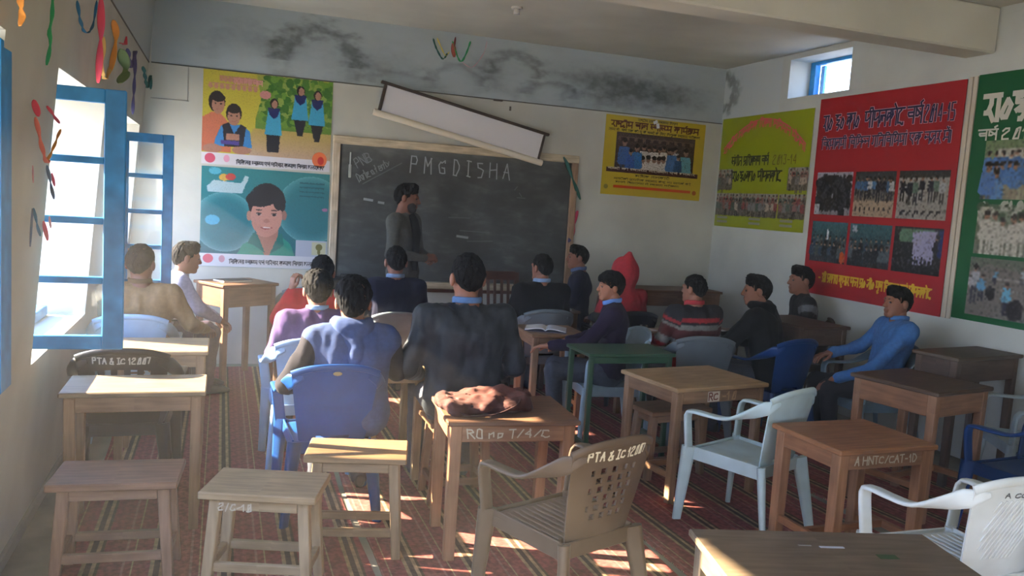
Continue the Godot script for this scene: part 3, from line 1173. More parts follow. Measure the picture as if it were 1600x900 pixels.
func build_board() -> void:
	var root := thing("blackboard", "wide worn blackboard with chalk writing in a cream frame", "blackboard", Vector3(2.14, 0.80, BACK))
	var cx := 1.14
	var hh := 1.23
	# slate with rubbed chalk dust
	var w := 512
	var h := 288
	var im := Image.create(w, h, false, Image.FORMAT_RGB8)
	var n := FastNoiseLite.new()
	n.seed = 4
	n.frequency = 0.012
	n.fractal_octaves = 5
	var streak := FastNoiseLite.new()
	streak.seed = 8
	streak.frequency = 0.03
	for y in h:
		for x in w:
			var d := 0.5 + 0.5 * n.get_noise_2d(x, y * 1.2)
			var s := maxf(0.0, streak.get_noise_2d(x * 0.5 + y * 0.4, y * 1.6 - x * 0.2))
			var e := 0.10 * exp(-float(y) / 14.0) + 0.06 * exp(-float(x) / 10.0)
			var l := 0.245 + 0.13 * d * d + 0.14 * s * d + e
			im.set_pixel(x, y, Color(l, l * 1.01, l * 0.96))
	var m := StandardMaterial3D.new()
	m.albedo_texture = ImageTexture.create_from_image(im)
	m.roughness = 0.75
	m.metallic_specular = 0.3
	m.texture_repeat = false
	part(root, "backing", box(Vector3(2 * cx, hh, 0.016), 0.002, Vector3(0, hh * 0.5, 0.009)), mat(Color(0.2, 0.2, 0.19), 0.8))
	sheet(root, "slate", -cx + 0.015, 0.0, 2 * cx - 0.03, hh, m, 0.0185)
	var cream := wood(Color(0.86, 0.80, 0.68), 0, 0.6)
	var cream_v := wood(Color(0.84, 0.78, 0.68), 1, 0.6)
	part(root, "frame_rail", box(Vector3(2 * cx + 0.14, 0.075, 0.04), 0.006, Vector3(0.0, hh + 0.036, 0.021)), cream)
	part(root, "frame_stile", box(Vector3(0.065, hh + 0.07, 0.036), 0.006, Vector3(-cx - 0.035, hh * 0.5 - 0.03, 0.019)), cream_v)
	part(root, "frame_stile", box(Vector3(0.07, hh + 0.07, 0.036), 0.006, Vector3(cx + 0.035, hh * 0.5 - 0.03, 0.019)), wood(Color(0.70, 0.58, 0.47), 1, 0.6))
	part(root, "chalk_ledge", box(Vector3(2 * cx + 0.14, 0.06, 0.09), 0.008, Vector3(0, -0.035, 0.046)), cream)
	part(root, "frame_rail", box(Vector3(2 * cx + 0.10, 0.035, 0.03), 0.005, Vector3(0, -0.085, 0.016)), wood(Color(0.45, 0.27, 0.20), 0, 0.6))
	var chalk := mat(Color(0.60, 0.61, 0.59), 0.95)
	var faint := mat(Color(0.36, 0.37, 0.355), 0.95)
	words(root, "P M G D I S H A", -0.49, 1.02, 1.0, 0.145, 0.011, chalk, 0.0195, 0.0, 0.006, "chalk_writing")
	var b := MB.new()
	var up := Vector3(cos(0.55), sin(0.55), 0)
	var upy := Vector3(-sin(0.55), cos(0.55), 0)
	lettering(b, "PNB", Vector3(-0.98, 1.02, 0.0195), up, upy, 0.17, 0.085, 0.009, 0.0, 0.006)
	lettering(b, "Date of entry", Vector3(-0.96, 0.90, 0.0195), up, upy, 0.34, 0.07, 0.009, 0.0, 0.006)
	part(root, "chalk_writing", b.done(), mat(Color(0.46, 0.47, 0.45), 0.95))
	b = MB.new()
	for q in [[-0.93, 0.88, 0.42, 0.55], [-0.10, 0.62, 0.22, 0.02], [0.02, 0.50, 0.3, -0.02], [0.10, 0.40, 0.26, 0.05], [0.55, 0.92, 0.05, 0.9], [0.6, 0.9, 0.05, -0.9], [0.58, 0.85, 0.09, 0.0]]:
		var d: Vector3 = Vector3(cos(q[3]), sin(q[3]), 0) * q[2]
		b.bar(Vector3(q[0], q[1], 0.0195), Vector3(q[0], q[1], 0.0195) + d, 0.009, 0.0012, 0.0003)
	part(root, "chalk_writing", b.done(), faint)
	b = MB.new()
	for q in [[-0.87, 0.74, 0.09], [-0.75, 0.72, 0.06], [0.05, 0.44, 0.12]]:
		b.rbox(Vector3(q[0], q[1], 0.0198), Vector3(q[2], 0.022, 0.0015), 0.0005, Basis(Vector3(0, 0, 1), -0.1))
	part(root, "chalk_smudge", b.done(), mat(Color(0.55, 0.56, 0.54), 0.95))
	b = MB.new()
	b.rbox(Vector3(-1.05, 1.06, 0.022), Vector3(0.012, 0.20, 0.006), 0.002)
	b.rbox(Vector3(-1.05, 0.99, 0.022), Vector3(0.024, 0.12, 0.006), 0.003)
	part(root, "paper_strip", b.done(), mat(Color(0.70, 0.71, 0.66), 0.9))

func build_screen() -> void:
	# a shallow white hanging case that has slipped askew above the board
	var root := thing("projection_screen", "white panel with dark edging hanging askew over the blackboard", "screen", Vector3(2.13, 2.31, BACK + 0.075))
	root.rotation.z = -0.199
	var L := 1.60
	part(root, "panel", box(Vector3(L, 0.26, 0.03), 0.004), mat(Color(0.80, 0.78, 0.76), 0.55))
	var dark := wood(Color(0.28, 0.24, 0.21), 0, 0.6)
	part(root, "edging", box(Vector3(L + 0.09, 0.026, 0.05), 0.004, Vector3(0.0, 0.135, 0.008)), dark)
	part(root, "edging", box(Vector3(0.026, 0.24, 0.045), 0.004, Vector3(-L * 0.5, 0.0, 0.006)), dark)
	part(root, "edging", box(Vector3(0.022, 0.24, 0.045), 0.004, Vector3(L * 0.5, 0.0, 0.006)), dark)
	var b := MB.new()
	b.tube([Vector3(-L * 0.5 - 0.05, -0.145, 0.015), Vector3(L * 0.5 + 0.045, -0.145, 0.015)], 0.030, 0.030, 14)
	part(root, "roller_tube", b.done(), mat(Color(0.83, 0.78, 0.68), 0.5))

func poster(called: String, label: String, category: String, at: Vector3, w: float, h: float, turn := 0.0, back := Color(0.7, 0.7, 0.66)) -> Node3D:
	var root := thing(called, label, category, at, turn)
	part(root, "backing", box(Vector3(w, h, 0.006), 0.001, Vector3(0, 0, 0.0)), mat(back, 0.7))
	return root

const SKIN := Color(0.66, 0.47, 0.38)

func build_health_posters() -> void:
	var w := 1.09
	# upper: yellow field with two people, schoolgirls on a path in front of trees
	var h := 0.80
	var p := Paint.new(880, 640, Color(0.74, 0.68, 0.22))
	p.grad(0.40, 0.0, 0.60, 0.62, Color(0.62, 0.62, 0.25), Color(0.34, 0.50, 0.16))
	p.speckle(0.44, 0.02, 0.56, 0.5, [Color(0.22, 0.42, 0.14), Color(0.40, 0.56, 0.18), Color(0.52, 0.60, 0.25), Color(0.28, 0.46, 0.16)], 420, 0.045)
	p.grad(0.36, 0.58, 0.64, 0.30, Color(0.70, 0.60, 0.30), Color(0.72, 0.60, 0.50))
	p.poly([Vector2(0.30, 0.88), Vector2(0.38, 0.60), Vector2(0.44, 0.25), Vector2(0.40, 0.0), Vector2(0.34, 0.0), Vector2(0.25, 0.88)], Color(0.74, 0.68, 0.22))
	for q in [[0.12, 0.05, 0.28, 0.07], [0.04, 0.13, 0.38, 0.07]]:
		for k in 9:
			p.ell(q[0] + q[2] * k / 9.0 + 0.015, q[1] + 0.035, 0.024, 0.028, Color(0.74, 0.52, 0.42))
		p.rect(q[0], q[1], q[2], 0.012, Color(0.74, 0.52, 0.42))
	p.ell(0.47, 0.21, 0.06, 0.045, Color(0.76, 0.50, 0.48))
	# woman in a peach wrap, boy in a blue shirt and dark waistcoat
	p.poly([Vector2(0.0, 0.50), Vector2(0.07, 0.44), Vector2(0.14, 0.46), Vector2(0.20, 0.55), Vector2(0.22, 0.86), Vector2(0.0, 0.86)], Color(0.75, 0.42, 0.30))
	p.ell(0.105, 0.33, 0.085, 0.115, Color(0.16, 0.12, 0.10))
	p.ell(0.115, 0.36, 0.066, 0.10, SKIN)
	p.ell(0.115, 0.285, 0.07, 0.045, Color(0.16, 0.12, 0.10))
	p.poly([Vector2(0.10, 0.72), Vector2(0.14, 0.58), Vector2(0.22, 0.55), Vector2(0.30, 0.56), Vector2(0.36, 0.62), Vector2(0.38, 0.80), Vector2(0.09, 0.80)], Color(0.22, 0.50, 0.72))
	p.poly([Vector2(0.15, 0.57), Vector2(0.20, 0.54), Vector2(0.24, 0.66), Vector2(0.29, 0.55), Vector2(0.33, 0.58), Vector2(0.31, 0.80), Vector2(0.17, 0.80)], Color(0.14, 0.14, 0.18))
	p.ell(0.235, 0.44, 0.082, 0.105, Color(0.13, 0.10, 0.09))
	p.ell(0.235, 0.475, 0.066, 0.095, SKIN)
	p.ell(0.235, 0.40, 0.07, 0.04, Color(0.13, 0.10, 0.09))
	for q in [[0.095, 0.35], [0.135, 0.35], [0.215, 0.465], [0.257, 0.465]]:
		p.ell(q[0], q[1], 0.010, 0.008, Color(0.15, 0.1, 0.1))
	p.rect(0.218, 0.525, 0.034, 0.007, Color(0.60, 0.34, 0.32))
	p.rect(0.10, 0.408, 0.028, 0.006, Color(0.58, 0.34, 0.31))
	p.rect(0.18, 0.66, 0.10, 0.07, SKIN)
	p.rect(0.14, 0.735, 0.14, 0.045, Color(0.30, 0.24, 0.52))
	p.ell(0.08, 0.83, 0.10, 0.05, SKIN)
	p.ell(0.30, 0.83, 0.10, 0.045, SKIN)
	# schoolgirls
	for g in [[0.54, 0.24, 0.60, 0.0], [0.745, 0.08, 0.56, 0.1], [0.88, 0.11, 0.58, 0.1]]:
		var x: float = g[0]
		var y: float = g[1]
		var f: float = g[2]
		p.poly([Vector2(x - 0.055, y + f * 0.60), Vector2(x + 0.055, y + f * 0.60), Vector2(x + 0.045 - g[3] * 0.2, y + f * 0.97), Vector2(x - 0.045 + g[3] * 0.3, y + f * 0.97)], Color(0.10, 0.10, 0.13))
		p.poly([Vector2(x - 0.045, y + f * 0.20), Vector2(x + 0.045, y + f * 0.20), Vector2(x + 0.068, y + f * 0.66), Vector2(x - 0.068, y + f * 0.66)], Color(0.22, 0.60, 0.72))
		p.poly([Vector2(x - 0.05, y + f * 0.17), Vector2(x + 0.05, y + f * 0.17), Vector2(x + 0.03, y + f * 0.32), Vector2(x, y + f * 0.37), Vector2(x - 0.035, y + f * 0.30)], Color(0.10, 0.14, 0.36))
		p.ell(x, y + f * 0.09, 0.045, 0.055, Color(0.12, 0.10, 0.09))
		p.ell(x + 0.004, y + f * 0.105, 0.032, 0.045, SKIN)
	p.soften(0.0, 0.0, 1.0, 0.87, 4, 0.1)
	p.rect(0.0, 0.875, 1.0, 0.125, Color(0.78, 0.76, 0.76))
	p.ell(0.065, 0.935, 0.055, 0.052, Color(0.76, 0.30, 0.38))
	p.ell(0.19, 0.93, 0.032, 0.04, Color(0.80, 0.55, 0.62))
	p.ell(0.915, 0.87, 0.082, 0.085, Color(0.85, 0.42, 0.22))
	p.ell(0.925, 0.88, 0.035, 0.045, Color(0.72, 0.16, 0.14))
	var root := poster("health_poster", "upper yellow health poster of two people and three schoolgirls outdoors", "poster", Vector3(0.365, 2.565 - h * 0.5, BACK + 0.004), w, h)
	sheet(root, "print", -w * 0.5, -h * 0.5, w, h, print_mat(p))
	var ink := mat(Color(0.16, 0.15, 0.18), 0.7)
	words(root, "चिकित्सा स्वास्थ्य एवं परिवार कल्याण विभाग उत्तराखण्ड", -0.26, -0.385, 0.76, 0.032, 0.006, ink)
	words(root, "राष्ट्रीय किशोर स्वास्थ्य", -0.30, 0.30, 0.24, 0.045, 0.007, mat(Color(0.80, 0.55, 0.50), 0.7))
	# lower: teal field with a smiling child between two bubbles
	h = 0.87
	var teal := Color(0.12, 0.42, 0.42)
	p = Paint.new(880, 700, teal)
	p.grad(0, 0, 1, 0.87, Color(0.15, 0.46, 0.46), Color(0.08, 0.36, 0.38))
	for q in [[0.185, 0.545, 0.30], [0.86, 0.38, 0.345]]:
		for k in 14:
			var t := k / 13.0
			p.ell(q[0], q[1], q[2] * (1.0 - 0.022 * k), q[2] * (1.0 - 0.022 * k), Color(0.36, 0.58, 0.58).lerp(Color(0.11, 0.41, 0.43), sqrt(t)))
	p.ell(0.09, 0.53, 0.07, 0.05, Color(0.25, 0.60, 0.70))
	p.poly([Vector2(0.04, 0.20), Vector2(0.09, 0.13), Vector2(0.30, 0.15), Vector2(0.33, 0.07), Vector2(0.36, 0.08), Vector2(0.31, 0.25), Vector2(0.05, 0.25)], Color(0.62, 0.70, 0.70))
	p.ell(0.10, 0.04, 0.06, 0.035, Color(0.30, 0.62, 0.68))
	p.ell(0.17, 0.10, 0.05, 0.035, Color(0.78, 0.60, 0.24))
	p.ell(0.22, 0.09, 0.05, 0.035, Color(0.72, 0.26, 0.22))
	for k in 4:
		p.rect(0.76, 0.10 + 0.045 * k, 0.20, 0.014, Color(0.06, 0.30, 0.34))
	p.ell(0.97, 0.37, 0.03, 0.02, Color(0.55, 0.35, 0.5))
	# child
	p.poly([Vector2(0.28, 0.87), Vector2(0.33, 0.76), Vector2(0.44, 0.68), Vector2(0.62, 0.66), Vector2(0.70, 0.74), Vector2(0.74, 0.87)], Color(0.12, 0.52, 0.42))
	p.poly([Vector2(0.43, 0.62), Vector2(0.60, 0.60), Vector2(0.60, 0.70), Vector2(0.535, 0.87), Vector2(0.50, 0.87), Vector2(0.43, 0.70)], Color(0.62, 0.42, 0.35))
	p.poly([Vector2(0.405, 0.64), Vector2(0.44, 0.66), Vector2(0.50, 0.84), Vector2(0.40, 0.76), Vector2(0.36, 0.75)], Color(0.07, 0.40, 0.35))
	p.poly([Vector2(0.63, 0.63), Vector2(0.60, 0.66), Vector2(0.54, 0.85), Vector2(0.63, 0.78), Vector2(0.65, 0.75)], Color(0.07, 0.40, 0.35))
	p.ell(0.505, 0.33, 0.185, 0.20, Color(0.11, 0.09, 0.09))
	p.ell(0.37, 0.47, 0.025, 0.05, SKIN)
	p.ell(0.645, 0.45, 0.025, 0.05, Color(0.55, 0.38, 0.32))
	p.ell(0.505, 0.47, 0.155, 0.205, Color(0.72, 0.50, 0.42))
	p.ell(0.50, 0.60, 0.10, 0.08, Color(0.72, 0.50, 0.42))
	p.ell(0.46, 0.29, 0.15, 0.085, Color(0.11, 0.09, 0.09), -0.25)
	p.ell(0.60, 0.30, 0.06, 0.10, Color(0.11, 0.09, 0.09))
	for x in [0.445, 0.565]:
		p.ell(x, 0.405, 0.034, 0.007, Color(0.20, 0.14, 0.12))
		p.ell(x, 0.45, 0.026, 0.012, Color(0.70, 0.62, 0.58))
		p.ell(x, 0.45, 0.017, 0.013, Color(0.12, 0.08, 0.07))
		p.ell(x, 0.437, 0.030, 0.005, Color(0.20, 0.13, 0.11))
	p.ell(0.507, 0.515, 0.030, 0.022, Color(0.64, 0.42, 0.35))
	p.ell(0.505, 0.580, 0.058, 0.022, Color(0.56, 0.28, 0.26))
	p.ell(0.505, 0.568, 0.062, 0.016, Color(0.72, 0.50, 0.42))
	p.ell(0.505, 0.582, 0.036, 0.007, Color(0.80, 0.74, 0.70))
	p.soften(0.0, 0.0, 1.0, 0.866, 4, 0.08)
	p.rect(0.745, 0.70, 0.255, 0.175, Color(0.66, 0.67, 0.70))
	p.rect(0.875, 0.715, 0.115, 0.135, Color(0.72, 0.70, 0.56))
	p.ell(0.935, 0.765, 0.035, 0.035, Color(0.40, 0.38, 0.16))
	p.ell(0.935, 0.815, 0.016, 0.03, Color(0.40, 0.38, 0.16))
	p.rect(0.0, 0.868, 1.0, 0.132, Color(0.76, 0.75, 0.75))
	p.ell(0.065, 0.92, 0.05, 0.045, Color(0.74, 0.28, 0.36))
	p.ell(0.17, 0.92, 0.03, 0.036, Color(0.70, 0.50, 0.54))
	root = poster("health_poster", "lower teal health poster of a smiling child between two bubbles", "poster", Vector3(0.37, 1.745 - h * 0.5, BACK + 0.004), w, h)
	sheet(root, "print", -w * 0.5, -h * 0.5, w, h, print_mat(p))
	words(root, "चिकित्सा स्वास्थ्य एवं परिवार कल्याण विभाग उत्तराखण्ड", -0.30, -0.405, 0.80, 0.034, 0.006, ink)

func build_yellow_poster() -> void:
	var w := 1.16
	var h := 0.80
	var p := Paint.new(800, 560, Color(0.72, 0.62, 0.12))
	p.grad(0.115, 0.205, 0.79, 0.46, Color(0.30, 0.23, 0.17), Color(0.24, 0.18, 0.14))
	p.rect(0.13, 0.255, 0.76, 0.05, Color(0.40, 0.31, 0.24))
	for k in 9:
		p.rect(0.16 + 0.08 * k, 0.265, 0.05, 0.045, Color(0.22, 0.16, 0.13))
	p.crowd(0.37, 0.32, 0.36, 0.60, 2, 7, [Color(0.74, 0.70, 0.64), Color(0.68, 0.64, 0.60), Color(0.78, 0.74, 0.68)], [Color(0.70, 0.66, 0.62)])
	for q in [[0.20, 0.27, 0.72, Color(0.20, 0.36, 0.58)], [0.325, 0.33, 0.70, Color(0.16, 0.42, 0.64)], [0.68, 0.33, 0.70, Color(0.22, 0.40, 0.60)], [0.82, 0.33, 0.72, Color(0.36, 0.60, 0.64)], [0.265, 0.40, 0.55, Color(0.18, 0.34, 0.60)], [0.745, 0.42, 0.5, Color(0.14, 0.30, 0.46)]]:
		p.figure(q[0], q[1], q[2] * 0.82, q[3], Color(0.18, 0.24, 0.36))
	p.soften(0.115, 0.205, 0.79, 0.46, 5)
	p.rect(0.0, 0.66, 1.0, 0.34, Color(0.72, 0.62, 0.12))
	p.rect(0.04, 0.655, 0.92, 0.058, Color(0.26, 0.13, 0.12))
	p.rect(0.12, 0.875, 0.78, 0.035, Color(0.78, 0.28, 0.08))
	p.ell(0.94, 0.90, 0.03, 0.03, Color(0.62, 0.30, 0.06))
	p.ell(0.05, 0.90, 0.03, 0.03, Color(0.52, 0.48, 0.20))
	var root := poster("programme_poster", "yellow child health poster with a crowd photo, right of the blackboard", "poster", Vector3(4.20, 2.545 - h * 0.5, BACK + 0.004), w, h)
	root.rotation.z = -0.006
	sheet(root, "print", -w * 0.5, -h * 0.5, w, h, print_mat(p))
	var maroon := mat(Color(0.34, 0.14, 0.06), 0.7)
	var olive := mat(Color(0.30, 0.26, 0.06), 0.7)
	words(root, "राष्ट्रीय बाल स्वास्थ्य कार्यक्रम", -0.52, 0.285, 1.02, 0.058, 0.013, maroon)
	words(root, "राष्ट्रीय ग्रामीण स्वास्थ्य मिशन", -0.22, 0.362, 0.46, 0.022, 0.005, olive)
	words(root, "जन्म से १८ वर्ष तक की आयु के बच्चों के लिए निःशुल्क स्वास्थ्य परीक्षण", -0.54, 0.243, 1.06, 0.024, 0.005, olive)
	words(root, "बच्चों का स्वास्थ्य परीक्षण एवं उपचार", -0.52, -0.143, 1.02, 0.020, 0.005, mat(Color(0.72, 0.66, 0.55), 0.7))
	words(root, "अधिक जानकारी", -0.2, -0.205, 0.4, 0.022, 0.005, olive)
	words(root, "नजदीकी प्राथमिक स्वास्थ्य केन्द्र पर सम्पर्क करें", -0.44, -0.245, 0.90, 0.020, 0.004, olive)
	words(root, "अपने विद्यालय में स्वास्थ्य परीक्षण", -0.42, -0.278, 0.74, 0.018, 0.004, olive)
	var b := MB.new()
	b.rbox(Vector3(-0.02, 0.37, 0.008), Vector3(0.05, 0.03, 0.003), 0.001, Basis(Vector3(0, 0, 1), 0.5))
	b.rbox(Vector3(0.01, 0.335, 0.009), Vector3(0.035, 0.05, 0.003), 0.001, Basis(Vector3(0, 0, 1), 0.2))
	part(root, "torn_paper", b.done(), mat(Color(0.85, 0.85, 0.84), 0.6))

# ---------------------------------------------------------------- banner wall
func build_right_wall() -> void:
	# banners face -x; their width runs towards the camera: local x = +z of the room
	var X := ROOM_R - 0.006
	# lime banner
	var w := 1.44
	var h := 1.12
	var lime := Color(0.54, 0.57, 0.06)
	var p := Paint.new(640, 512, lime)
	var shirts := [Color(0.50, 0.34, 0.32), Color(0.44, 0.44, 0.42), Color(0.34, 0.32, 0.30), Color(0.64, 0.58, 0.50), Color(0.52, 0.24, 0.24), Color(0.30, 0.36, 0.32)]
	var legs := [Color(0.22, 0.2, 0.18), Color(0.34, 0.30, 0.26)]
	for q in [[0.0, 0.47, 0.185, 0.19], [0.80, 0.47, 0.20, 0.19], [0.0, 0.69, 0.72, 0.205], [0.73, 0.69, 0.27, 0.205]]:
		p.rect(q[0], q[1], q[2], q[3], Color(0.40, 0.38, 0.34))
		p.rect(q[0], q[1], q[2], q[3] * 0.25, Color(0.55, 0.53, 0.48))
		p.crowd(q[0], q[1], q[2], q[3] * 0.95, 2, int(q[2] * 26), shirts, legs)
		p.soften(q[0], q[1], q[2], q[3], 6)
	p.rect(0.0, 0.90, 1.0, 0.10, lime)
	p.rect(0.19, 0.45, 0.61, 0.235, lime)
	for x in [0.03, 0.42, 0.76]:
		for k in 2:
			p.rect(x, 0.905 + 0.04 * k, 0.13, 0.022, Color(0.52, 0.52, 0.46))
	var root := poster("lime_banner", "lime green school banner in the corner with a pink arched title", "banner", Vector3(X, 2.055, -6.93), w, h, -90.0)
	sheet(root, "print", -w * 0.5, -h * 0.5, w, h, print_mat(p))
	var green := mat(Color(0.16, 0.19, 0.06), 0.7)
	words(root, "राष्ट्रीय माध्यमिक शिक्षा अभियान योजना", -0.66, 0.17, 1.30, 0.075, 0.013, mat(Color(0.80, 0.30, 0.34), 0.6), 0.0055, 0.27)
	words(root, "संगीत प्रशिक्षण वर्ष", -0.50, 0.07, 0.62, 0.085, 0.014, green)
	words(root, "2013-14", 0.19, 0.07, 0.36, 0.085, 0.010, mat(Color(0.38, 0.34, 0.08), 0.7))
	words(root, "रा०इ०का० पीपलकोट", -0.46, -0.09, 0.80, 0.095, 0.016, green)
	# red banner
	w = 1.53
	h = 1.71
	var red := Color(0.60, 0.11, 0.14)
	p = Paint.new(720, 800, red)
	var g1 := [Color(0.26, 0.42, 0.56), Color(0.22, 0.36, 0.50), Color(0.66, 0.66, 0.66), Color(0.12, 0.12, 0.16)]
	var dk := [Color(0.10, 0.10, 0.12), Color(0.14, 0.13, 0.13), Color(0.20, 0.20, 0.22)]
	for q in [[0.035, 0.375, 0.29, 0.215], [0.345, 0.375, 0.29, 0.215], [0.655, 0.375, 0.315, 0.215], [0.035, 0.625, 0.29, 0.205], [0.345, 0.625, 0.30, 0.205], [0.665, 0.625, 0.305, 0.205]]:
		p.rect(q[0], q[1], q[2], q[3], Color(0.5, 0.5, 0.5))
	# dark trees over a courtyard
	p.grad(0.035, 0.375, 0.29, 0.215, Color(0.62, 0.62, 0.66), Color(0.50, 0.48, 0.48))
	p.speckle(0.05, 0.40, 0.25, 0.16, dk, 260, 0.020)
	p.rect(0.035, 0.535, 0.04, 0.055, Color(0.66, 0.66, 0.66))
	p.rect(0.23, 0.56, 0.05, 0.03, dk[0])
	# a row of pupils on sandy ground
	p.grad(0.345, 0.375, 0.29, 0.215, Color(0.18, 0.20, 0.20), Color(0.62, 0.54, 0.44))
	p.rect(0.345, 0.515, 0.29, 0.075, Color(0.62, 0.54, 0.44))
	p.crowd(0.35, 0.395, 0.28, 0.155, 1, 9, g1, dk)
	for k in 8:
		p.poly([Vector2(0.36 + 0.034 * k, 0.545), Vector2(0.375 + 0.034 * k, 0.545), Vector2(0.36 + 0.034 * k, 0.575)], dk[1])
	# people lined up with long shadows
	p.grad(0.655, 0.375, 0.315, 0.215, Color(0.16, 0.17, 0.16), Color(0.60, 0.54, 0.48))
	p.rect(0.655, 0.405, 0.315, 0.185, Color(0.56, 0.54, 0.50))
	p.crowd(0.66, 0.395, 0.30, 0.165, 1, 7, [Color(0.10, 0.10, 0.13), Color(0.60, 0.60, 0.60), Color(0.34, 0.42, 0.36), Color(0.14, 0.14, 0.18)], dk)
	for k in 6:
		p.poly([Vector2(0.69 + 0.045 * k, 0.55), Vector2(0.715 + 0.045 * k, 0.55), Vector2(0.67 + 0.045 * k, 0.582)], dk[0])
	# hall pictures
	for q in [[0.035, 0.29], [0.345, 0.30]]:
		p.grad(q[0], 0.625, q[1], 0.205, Color(0.20, 0.36, 0.38), Color(0.12, 0.16, 0.18))
		p.crowd(q[0], 0.69, q[1], 0.14, 2, 8, [Color(0.16, 0.24, 0.32), Color(0.30, 0.34, 0.36), Color(0.12, 0.13, 0.15), Color(0.24, 0.26, 0.24)], dk)
	p.rect(0.16, 0.665, 0.018, 0.05, Color(0.75, 0.75, 0.75))
	p.rect(0.365, 0.635, 0.03, 0.03, Color(0.62, 0.64, 0.66))
	p.ell(0.30, 0.80, 0.02, 0.03, Color(0.70, 0.30, 0.14))
	p.grad(0.665, 0.625, 0.305, 0.205, Color(0.16, 0.17, 0.17), Color(0.09, 0.09, 0.10))
	p.rect(0.70, 0.63, 0.22, 0.06, Color(0.34, 0.46, 0.36))
	p.poly([Vector2(0.78, 0.645), Vector2(0.93, 0.635), Vector2(0.925, 0.785), Vector2(0.80, 0.79)], Color(0.58, 0.56, 0.66))
	p.figure(0.935, 0.655, 0.13, dk[0], dk[1])
	p.rect(0.945, 0.63, 0.025, 0.12, Color(0.12, 0.18, 0.36))
	p.crowd(0.665, 0.755, 0.305, 0.07, 1, 12, dk, dk)
	for q in [[0.035, 0.375, 0.29, 0.215], [0.345, 0.375, 0.29, 0.215], [0.655, 0.375, 0.315, 0.215], [0.035, 0.625, 0.29, 0.205], [0.345, 0.625, 0.30, 0.205], [0.665, 0.625, 0.305, 0.205]]:
		p.soften(q[0], q[1], q[2], q[3], 6)
	p.rect(0.0, 0.83, 1.0, 0.17, red)
	p.rect(0.0, 0.592, 1.0, 0.033, red)
	root = poster("red_banner", "big red school banner with six group photos and navy heading", "banner", Vector3(X, 1.825, -5.375), w, h, -90.0, red)
	sheet(root, "print", -w * 0.5, -h * 0.5, w, h, print_mat(p))
	var navy := mat(Color(0.13, 0.13, 0.27), 0.6)
	var halo := mat(Color(0.70, 0.55, 0.58), 0.6)
	for q in [["रा० इ० का०", -0.70, 0.44], ["पीपलकोट", -0.20, 0.42], ["वर्ष", 0.25, 0.15], ["2014-15", 0.42, 0.29]]:
		var thin := 0.72 if q[0] == "2014-15" else 1.0
		words(root, q[0], q[1], 0.575, q[2], 0.125, 0.026 * thin, halo, 0.0050)
		words(root, q[0], q[1], 0.575, q[2], 0.125, 0.0155 * thin, navy, 0.0075)
	words(root, "विद्यालयी विभिन्न गतिविधियाँ एक नजर में।", -0.70, 0.415, 1.40, 0.085, 0.019, halo, 0.0050)
	words(root, "विद्यालयी विभिन्न गतिविधियाँ एक नजर में।", -0.70, 0.415, 1.40, 0.085, 0.011, navy, 0.0075)
	words(root, "- श्री प्रकाश कुमार पन्त प्र० जी० आयुष विकास एवं पीपलकोट", -0.56, -0.735, 1.23, 0.070, 0.014, mat(Color(0.78, 0.62, 0.08), 0.6))
	# two pale battens between the banners
	var b := MB.new()
	for q in [-4.575, -4.535]:
		b.rbox(Vector3(ROOM_R - 0.008, 1.83, q), Vector3(0.016, 1.72, 0.032), 0.003)
	structure("trim_2", "pair of pale battens between the red and green banners", "batten", b.done(), mat(Color(0.72, 0.68, 0.60), 0.7))
	# green banner, partly outside the frame
	w = 2.2
	h = 1.71
	var gr := Color(0.04, 0.32, 0.17)
	p = Paint.new(900, 720, gr)
	p.grad(0.055, 0.27, 0.40, 0.235, Color(0.42, 0.50, 0.34), Color(0.60, 0.58, 0.48))
	p.rect(0.10, 0.30, 0.10, 0.06, Color(0.66, 0.64, 0.58))
	p.crowd(0.06, 0.305, 0.38, 0.19, 2, 15, [Color(0.30, 0.46, 0.66), Color(0.34, 0.52, 0.70), Color(0.26, 0.40, 0.58)], [Color(0.52, 0.48, 0.40)])
	p.figure(0.105, 0.375, 0.26, Color(0.34, 0.50, 0.68), Color(0.3, 0.3, 0.34))
	p.figure(0.075, 0.35, 0.24, Color(0.30, 0.44, 0.64), Color(0.3, 0.3, 0.34))
	p.rect(0.0, 0.505, 1.0, 0.02, gr)
	p.grad(0.055, 0.525, 0.40, 0.20, Color(0.30, 0.36, 0.28), Color(0.42, 0.42, 0.36))
	p.speckle(0.06, 0.525, 0.38, 0.06, [Color(0.24, 0.32, 0.22), Color(0.46, 0.50, 0.42), Color(0.62, 0.62, 0.56)], 90, 0.02)
	for q in [[0.09, 0.545, 0.22], [0.12, 0.55, 0.21], [0.15, 0.575, 0.18], [0.185, 0.56, 0.21], [0.21, 0.55, 0.22], [0.25, 0.56, 0.2], [0.29, 0.55, 0.21], [0.34, 0.56, 0.2], [0.39, 0.55, 0.21]]:
		p.figure(q[0], q[1], q[2] * 0.95, Color(0.70, 0.68, 0.62), Color(0.70, 0.68, 0.62))
	p.rect(0.0, 0.725, 1.0, 0.275, gr)
	p.grad(0.05, 0.74, 0.42, 0.235, Color(0.36, 0.38, 0.32), Color(0.44, 0.40, 0.37))
	p.poly([Vector2(0.12, 0.76), Vector2(0.30, 0.80), Vector2(0.47, 0.82), Vector2(0.47, 0.975), Vector2(0.05, 0.975), Vector2(0.05, 0.80)], Color(0.43, 0.40, 0.37))
	p.rect(0.13, 0.815, 0.34, 0.006, Color(0.56, 0.54, 0.5))
	p.rect(0.17, 0.86, 0.30, 0.006, Color(0.54, 0.52, 0.48))
